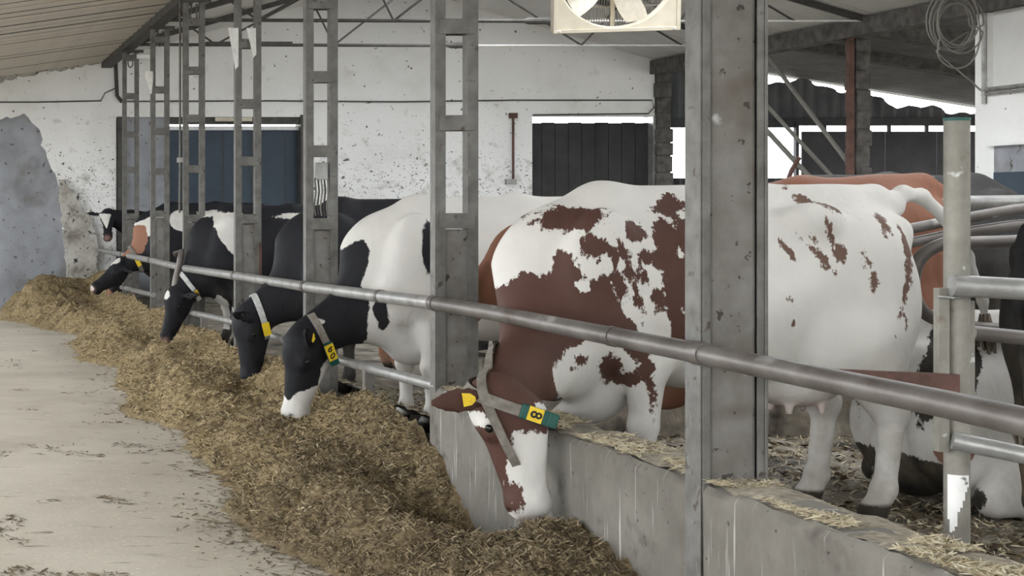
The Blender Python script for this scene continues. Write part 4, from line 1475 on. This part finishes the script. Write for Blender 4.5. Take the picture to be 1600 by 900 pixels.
        for j in range(NA):
            a = 2 * np.pi * j / NA
            dr = u * math.cos(a) + v * math.sin(a)
            for e, off in enumerate((-w / 2, w / 2)):
                p = c + nrm * off + dr * (rad[j, e] + slack)
                mbk.v += [tuple(p), tuple(p + dr * th)]
        for j in range(NA):
            i, k = 4 * j, 4 * ((j + 1) % NA)
            for a_, b_ in ((0, 1), (1, 3), (3, 2), (2, 0)):
                mbk.f.append((i + a_, k + a_, k + b_, i + b_))
        co = place(nm, mbk.mesh(nm), mt, parent, smooth=True)
        return co, c, u, v, nrm, rad

    def on_hide(px, py):
        """where the photo's line of sight meets this cow's hide, in its own coordinates"""
        sc3 = np.array(scale if isinstance(scale, tuple) else (scale,) * 3)
        eye = (np.array([0, 0, EYE]) - np.array(loc)) / sc3
        far = (np.array(P(px, py, loc[1] + 1)) - np.array(loc)) / sc3
        ts = np.linspace((loc[1] - 1.2) / (loc[1] + 1), 1, 900)
        pts_ = eye + ts[:, None] * (far - eye)
        val = F.at(pts_)
        ok = ((pts_ > F.lo) & (pts_ < F.lo + F.h * (np.array(F.n) - 1))).all(1) & (val < 0)
        return pts_[np.argmax(ok)] if ok.any() else None

    for cl in (collar, extra_collar):
        if cl and 'hits' in cl:
            a_, t_ = on_hide(*cl['hits'][0]), on_hide(*cl['hits'][1])
            c_ = np.array(cl['c'], float)
            cl['n'] = np.cross(a_ - c_, t_ - c_)
            cl['dir'] = t_ - c_
            cl['t'] = t_
            cl['rmax'] = max(np.linalg.norm(a_ - c_), np.linalg.norm(t_ - c_)) + .02
    if collar:
        co, c, u, v, nrm, rad = ring(collar['c'], collar['n'], collar.get('w', .04), M[collar.get('mat', 'strap')], o, rmax=collar.get('rmax', .23), exact='hits' in collar)
        dv = np.array(collar['dir'], float)
        a = math.atan2(dv @ v, dv @ u) % (2 * np.pi)
        dr = u * math.cos(a) + v * math.sin(a)
        tg = -u * math.sin(a) + v * math.cos(a)
        # lie along the local surface
        jj = int(round(a / (2 * np.pi) * 56)) % 56
        r0 = rad[jj].max() + .014
        dA = 2 * np.pi / 56 * 4
        r1, r2 = rad[(jj - 2) % 56].max(), rad[(jj + 2) % 56].max()
        tg = unit(tg * r0 + dr * (r2 - r1) / dA)
        dr2 = np.cross(tg, nrm)
        dr2 = dr2 if dr2 @ dr > 0 else -dr2
        p = c + dr * (r0 + .006)
        if 't' in collar:
            e_ = np.eye(3) * .02
            dr2 = unit([F.at(collar['t'] + e_[i_]) - F.at(collar['t'] - e_[i_]) for i_ in range(3)])
            nrm = unit(nrm - dr2 * (nrm @ dr2))
            tg = np.cross(nrm, dr2)
            p = collar['t'] + dr2 * .016
        bw = collar.get('bw', .036)
        if collar.get('block'):
            place('tag_holder', MB().obox(p, tg * bw * 2.0, nrm * .029, dr2 * .010).mesh('tag_holder'), M['green'], co, bevel=.006)
            pp = p + dr2 * .012
        else:
            pp = p
        place('number_plate', MB().obox(pp, tg * bw * collar.get('long', 1), nrm * .027, dr2 * .004).mesh('number_plate'), M['yellow'], co)
        if collar.get('txt'):
            up = np.array(collar['up'], float)
            up = unit(up - dr2 * (up @ dr2))
            rt = np.cross(up, dr2)
            for q, chx in enumerate(collar['txt']):
                tm_ = text_mesh(chx, collar.get('size', .06))
                off = tg * (q - (len(collar['txt']) - 1) / 2) * .050 * (-1 if tg[2] > 0 else 1)
                pos = pp + dr2 * .0055 + off
                mt4 = Matrix(((rt[0], up[0], dr2[0], pos[0]), (rt[1], up[1], dr2[1], pos[1]), (rt[2], up[2], dr2[2], pos[2]), (0, 0, 0, 1)))
                tm_.transform(mt4)
                place('digit', tm_, M['ink'], co)
        if collar.get('weight'):
            q = p + tg * collar['weight'] * bw * 2.4
            place('buckle', MB().obox(q - dr2 * .0, tg * .02, nrm * .028, dr2 * .016).mesh('buckle'), M['green'], co, bevel=.006)
    if extra_collar:
        ring(extra_collar['c'], extra_collar['n'], .032, M['strap'], o, nm='neck_strap', rmax=extra_collar.get('rmax', .23), exact=True)
    if eartag:
        s = eartag
        e0 = H_(.07, -.06, s * .095)
        ed = unit(ears[s]) if ears and s in ears else unit(sv * s * .85 - hv * (.10 - ear_droop) - fv * .10)
        en = unit(np.cross(ed, hv))
        if en @ np.array([0, -1, 0]) < 0:
            en = -en
        eh = np.cross(en, ed)
        c = e0 + ed * .10 + en * .024
        m1 = MB()
        pg = [(-.028, -.008), (-.028, .008), (-.008, .022), (.026, .026), (.026, -.026), (-.008, -.022)]
        i = 0
        for k in (0, .004):
            m1.v += [tuple(c + ed * a_ + eh * b_ + en * k) for a_, b_ in pg]
        m1.f = [tuple(range(6))[::-1], tuple(range(6, 12))] + [(k, (k + 1) % 6, 6 + (k + 1) % 6, 6 + k) for k in range(6)]
        place('ear_tag', m1.mesh('ear_tag'), M['yellow'], o)
        place('tag_stud', MB().ball(tuple(c + en * .006), .007, 8, 6).mesh('tag_stud'), M['yellow'], o, smooth='all')
    return o


def mapper(loc, d):
    def f(px, py):
        return ((px - CX) * d / FPX - loc[0], EYE - (py - CY) * d / FPX - loc[2])
    return f


WHITE = (0.60, 0.58, 0.545)
BROWN = (0.078, 0.040, 0.031)
TAN = (0.27, 0.135, 0.09)
BLACK = (0.014, 0.014, 0.016)

# --- the near red and white cow, number 8
def radial(L, k):
    """move a thing along the line of sight keeping proportions"""
    return (L[0] * k, L[1] * k, EYE - (EYE - L[2]) * k)


def mapper(loc, d, sc=1.0):
    def f(px, py):
        a = sc if isinstance(sc, tuple) else (sc, sc, sc)
        return (((px - CX) * d / FPX - loc[0]) / a[0], (EYE - (py - CY) * d / FPX - loc[2]) / a[2])
    return f


def loc3(loc, sc, px, py, d):
    w = P(px, py, d)
    return tuple((w[i] - loc[i]) / (sc[i] if isinstance(sc, tuple) else sc) for i in range(3))


def es(px, py, rx, ry, rot=0, neg=False):
    c = q(px, py)
    e = ('ell', (c[0], c[1], rx / k1, ry / k1, -rot))
    return e + (True,) if neg else e


S1 = (1.10, 1.05, 1.078)
L1 = (2.6, 7.36, FL)
q = mapper(L1, 7.1, S1)
k1 = FPX / 7.1 * 1.09
big = [(770, 470), (806, 452), (835, 424), (852, 436), (872, 415), (882, 390), (896, 396), (902, 418), (918, 436), (940, 428), (952, 452), (962, 480), (985, 505), (998, 530), (1006, 572), (985, 562), (962, 548), (940, 530), (912, 524), (895, 540), (884, 536), (868, 552), (848, 560), (846, 590), (862, 610), (866, 640), (835, 634), (800, 648), (735, 650), (700, 590), (745, 520)]
pa = [('poly', [q(*p) for p in big])]
pa += [es(904, 341, 46, 19, -6), es(993, 361, 18, 17), es(936, 392, 32, 18, 35), es(1042, 372, 20, 38, 10), es(1068, 322, 28, 17, -15), es(1078, 378, 24, 40, -10),
       es(1033, 405, 24, 18, 20), es(1056, 436, 30, 40, 25), es(1075, 470, 26, 44, -20), es(1090, 420, 20, 60), es(1000, 432, 10, 18, -20), es(975, 425, 9, 14), es(968, 395, 8, 20, -10), es(1005, 400, 10, 12),
       es(1022, 468, 12, 22, -25), es(1046, 492, 12, 26, -35), es(990, 470, 8, 26, -15), es(960, 445, 10, 26, -25), es(1060, 520, 16, 18, -30), es(1075, 505, 22, 16, 30),
       es(958, 578, 16, 26, -35), es(985, 592, 15, 14), es(900, 562, 9, 7), es(888, 575, 6, 5), es(1012, 600, 8, 20, -20), es(1020, 640, 4, 14), es(1005, 575, 14, 14),
       es(940, 415, 12, 14, 0, True), es(908, 448, 10, 9, 0, True)]
q = mapper(L1, 6.68, S1)
k1 = FPX / 6.68 * 1.09
pa += [('poly', [q(*p) for p in ((770, 560), (850, 590), (862, 640), (835, 634), (822, 648), (800, 644), (788, 664), (790, 690), (786, 720), (790, 748), (776, 770), (752, 740), (715, 705), (620, 690), (620, 600))]),
       es(793, 772, 13, 24, 8), es(744, 655, 14, 9, 0, True), es(838, 632, 12, 7, 0, True), es(880, 612, 8, 24, -25)]
q = mapper(L1, 7.1, S1)
k1 = FPX / 7.1 * 1.09
pb = [es(1288, 312, 9, 24, -48), es(1306, 324, 9, 10), es(1294, 368, 5, 24, -22), es(1304, 392, 8, 14, -10), es(1274, 398, 5, 20, -40), es(1268, 374, 4, 8, -30), es(1345, 402, 6, 18, -15), es(1352, 426, 4, 16, -5), es(1388, 350, 10, 16, 10), es(1382, 344, 5, 12, -30), es(1396, 372, 4, 18, 0),
      es(1421, 398, 10, 36, 6), es(1222, 384, 5, 12, -30), es(1230, 392, 4, 10, -20), es(1219, 466, 4, 6), es(1222, 503, 4, 3), es(1282, 418, 6, 3), es(1406, 452, 4, 14, 20), es(1398, 478, 3, 14, 15), es(1404, 498, 3, 10), es(1412, 430, 4, 14, 12)]
hide1 = hide('red_pied_hide', WHITE, BROWN, (0.13, 0.08, 0.062), rag=.033)
nearcow = cow('large white cow with red-brown patches wearing collar number 8, eating over the curb', L1, scale=S1, mat=hide1, res=.0105, patches=pa, patches2=pb,
              poll=loc3(L1, S1, 752, 606, 6.76), muzzle=loc3(L1, S1, 803, 800, 6.70), fdir=(-.74, .67, 0), neck=[(.22, 0, 1.02), (.16, -.13, .72), (-.15, -.455, .545)],
              tail=[(1.62, 0, 1.325), (1.69, .02, 1.36), (1.79, .06, 1.35), (1.91, .09, 1.26), (2.01, .10, 1.09), (2.075, .10, .90), (2.09, .10, .80)], hleg=(.0, -.09), fleg=.08,
              collar=dict(c=(-.12, -.43, .555), hits=((757, 622), (834, 648)), block=True, txt='8', up=(.9, 0, -.3), size=.058, w=.042, bw=.027, weight=1), eartag=-1, ears={-1: (-.93, -.30, -.05)},
              extra_collar=dict(c=(-.14, -.46, .53), hits=((757, 618), (786, 680))))

# --- cow 60
k = 1.067
L2 = radial((2.49, 9.65, .27), k)
q = mapper(L2, 9.38 * k, k)
k1 = FPX / 9.38
neck60 = [(538, 402), (556, 386), (580, 372), (587, 395), (580, 430), (572, 448), (584, 470), (584, 535), (572, 556), (540, 552), (512, 574), (506, 606), (470, 616), (456, 628), (448, 618), (446, 585), (440, 560), (430, 535), (445, 505), (500, 450)]
pa = [('poly', [q(*p) for p in neck60]), es(673, 388, 15, 44), es(600, 486, 9, 20, -15), es(607, 506, 8, 12), es(508, 505, 6, 4, 0, True), es(448, 530, 4, 12, 0, True), es(930, 303, 20, 10), es(870, 540, 60, 40)]
hide2 = hide('black_pied_hide', WHITE, BLACK, rag=.012)
cow('white cow with black neck and head wearing collar number 60, second from the front', L2, scale=k, mat=hide2, res=.014, patches=pa, poll=(-.34, -.10, .57), muzzle=(-.42, -.15, .085), fdir=(-.95, -.25, 0), neck=[(.20, 0, 1.02), (.12, -.02, .75), (-.25, -.08, .56)],
    collar=dict(c=(-.19, -.07, .56), n=(.90, 0, .43), dir=(.05, -.68, -.72), block=True, txt='60', up=(.1, 0, .9), size=.058, w=.045, bw=.032, weight=1, long=1.75), eartag=-1, hleg=(.0, -.15), ears={-1: (-.35, -.8, .35)})

# --- black cow behind it
k = 1.05
L3 = radial((2.53, 11.7, .27), k)
hide3 = hide('black_hide', (0.020, 0.020, 0.023), (0.011, 0.011, 0.013), rag=.03)
cow('all black cow with pale collar, head down in the feed behind the 60 cow', L3, scale=k, mat=hide3, res=.018, patches=[('ell', (.9, 1.0, .4, .2, 0))], poll=(-.31, -.06, .56), muzzle=(-.30, -.10, .075), fdir=(-.9, -.3, 0), neck=[(.20, 0, 1.02), (.12, 0, .74), (-.22, -.05, .54)],
    collar=dict(c=(-.17, -.04, .54), n=(.93, 0, .30), dir=(.0, -.75, -.65), mat='strap_white', bw=.05, w=.045), eartag=None, ears={-1: (-.75, -.55, .15)})

# --- black cow with white shoulder
k = 1.03
L4 = radial((2.55, 16.0, .23), k)
q = mapper(L4, 15.7 * k, k)
k1 = FPX / 15.7
pa = [('poly', [q(*p) for p in ((338, 332), (385, 332), (380, 352), (372, 375), (370, 402), (358, 392), (345, 375), (338, 355))]), ('poly', [q(*p) for p in ((345, 462), (360, 470), (372, 490), (372, 520), (338, 520), (338, 490))]), es(300, 334, 60, 6), es(470, 338, 30, 5), es(265, 462, 5, 8)]
hide4 = hide('black_white_hide', (0.016, 0.016, 0.019), WHITE, rag=.015)
cow('black cow with white shoulder and brisket eating beside the bent pipe bracket', L4, scale=k, mat=hide4, res=.022, patches=pa, poll=(-.17, -.04, .55), muzzle=(-.30, -.09, .10), fdir=(-.9, -.35, .1),
    collar=dict(c=(-.02, -.02, .59), n=(.80, 0, .58), dir=(.15, -.75, -.6), mat='strap_white', bw=.055, w=.045), eartag=None)

# --- white-blazed cow
k = 1.05
L5 = radial((2.55, 20.3, .27), k)
q = mapper(L5, 20.0 * k, k)
k1 = FPX / 20.0
pt5 = [('poly', [q(*p) for p in ((194, 402), (203, 366), (216, 352), (230, 352), (234, 376), (226, 396))])]
pa = [('poly', [q(*p) for p in ((212, 350), (240, 338), (262, 338), (240, 368), (228, 372))]), ('poly', [q(*p) for p in ((140, 428), (175, 408), (192, 404), (190, 410), (165, 420), (152, 432), (145, 446))]), es(283, 345, 18, 16, 20), es(205, 345, 10, 8), es(350, 336, 40, 8), es(141, 452, 8, 6), es(240, 460, 14, 16)]
cow('black cow with white blaze and tan neck patch raising its muzzle from the far feed', L5, scale=k, mat=hide('blazed_hide', (0.016, 0.016, 0.019), WHITE, TAN, rag=.015), patches2=pt5, res=.026, patches=pa, poll=(-.20, -.03, .64), muzzle=(-.57, -.08, .36), fdir=(-.7, -.25, .6), neck=[(.20, 0, 1.02), (.13, 0, .76), (-.14, 0, .62)],
    collar=dict(c=(-.02, 0, .68), n=(.80, 0, .42), dir=(.0, -.9, -.3), bw=.05, w=.05))

L5b = (2.78, 23.0, FL)
q = mapper(L5b, 22.7)
k1 = FPX / 22.7
pa = [('poly', [q(*p) for p in ((190, 400), (200, 362), (215, 350), (228, 355), (236, 372), (228, 392), (215, 405))]), es(165, 466, 16, 14)]
hide5 = hide('black_tan_hide', (0.018, 0.017, 0.018), TAN, WHITE, rag=.015)
cow('black cow with tan muzzle half hidden behind the white-blazed cow', L5b, mat=hide5, res=.028, patches=pa, patches2=[es(222, 362, 6, 14, -30), es(232, 347, 8, 6)], poll=(-.20, -.02, .52), muzzle=(-.33, -.05, .10), fdir=(-.9, -.3, .1), eartag=None)

L6 = (3.02, 24.45, FL)
hide6 = hide('black_star_hide', (0.016, 0.016, 0.019), WHITE, rag=.008)
q = mapper(L6, 24.05)
k1 = FPX / 24.05
cow('black cow with a white forehead triangle looking toward the camera from the far corner', L6, mat=hide6, res=.026, patches=[('poly', [q(*p) for p in ((157, 334), (176, 334), (167, 358))]), es(158, 369, 4, 5)], poll=(-.40, -.12, 1.36), muzzle=(-.44, -.44, .98), fdir=(0, -.75, .65),
    neck=[(.26, 0, 1.08), (-.02, 0, 1.16), (-.36, -.06, 1.26)])

# --- cows behind
cow('plain red-brown cow whose back shows above the 60 cow', (5.42, 13.7, FL), math.pi, 1.02, mat=hide('plain_red_hide', (.30, .145, .09), (.25, .11, .07)), res=.03, patches=[('ell', (.9, 1.0, .4, .2, 0))])
q = mapper((3.5, 8.45, FL), 8.2)
cow('chestnut cow standing directly behind the number 8 cow', (3.44, 8.47, FL), 0, (1.14, 1.05, 1.135), drop=.09, fleg=.2, fleg2=.2, mat=hide('chestnut_hide', (.23, .105, .068), WHITE), res=.022, patches=[('ell', (1.66, 1.24, .03, .06, 20))], poll=(-.30, 0, 1.12), muzzle=(-.62, 0, .80), fdir=(-.6, 0, .8), neck=[(.30, 0, 1.05), (.02, 0, 1.08), (-.26, 0, 1.04)])
cow('grey-black cow with a white patch on its back beyond the stall rails', (7.2, 10.5, .49), math.pi, .95, mat=hide('grey_black_hide', (.045, .043, .042), WHITE), res=.026, patches=[('ell', (.78, 1.30, .06, .2, 0))], poll=(-.36, 0, .95), muzzle=(-.66, 0, .62), fdir=(-.7, 0, .7), neck=[(.30, 0, 1.03), (.0, 0, .98), (-.30, 0, .90)])
cow('black cow cut off by the right edge, standing with its rump to the left', (6.26, 6.75, FL), math.pi, 1.0, mat=hide('jet_hide', (.014, .013, .013), (.10, .075, .055)), res=.018, patches=[('ell', (1.5, .35, .12, .2, 0))], poll=(-.30, 0, .9), muzzle=(-.60, 0, .55), fdir=(-.7, 0, .7), neck=[(.30, 0, 1.03), (.0, 0, .95), (-.26, 0, .84)])
hide12 = hide('lying_hide', WHITE, (.017, .016, .016), (.20, .10, .07), dirt_amt=.35)
cow('white cow with black and tan patches lying in the stall behind the upright post', (6.38, 7.68, FL - .03), math.pi, (1.1, 1.0, 1.18), lying=True, mat=hide12, res=.018, patches=[('ell', (1.5, .60, .08, .26, 35)), ('ell', (1.66, .10, .16, .13, 0))], patches2=[('ell', (1.0, .56, .16, .12, 30)), ('ell', (1.56, .28, .07, .08, 0))],
    poll=(-.30, 0, .85), muzzle=(-.62, 0, .55), fdir=(-.6, 0, .8), neck=[(.30, 0, .45), (.0, 0, .62), (-.27, 0, .76)])
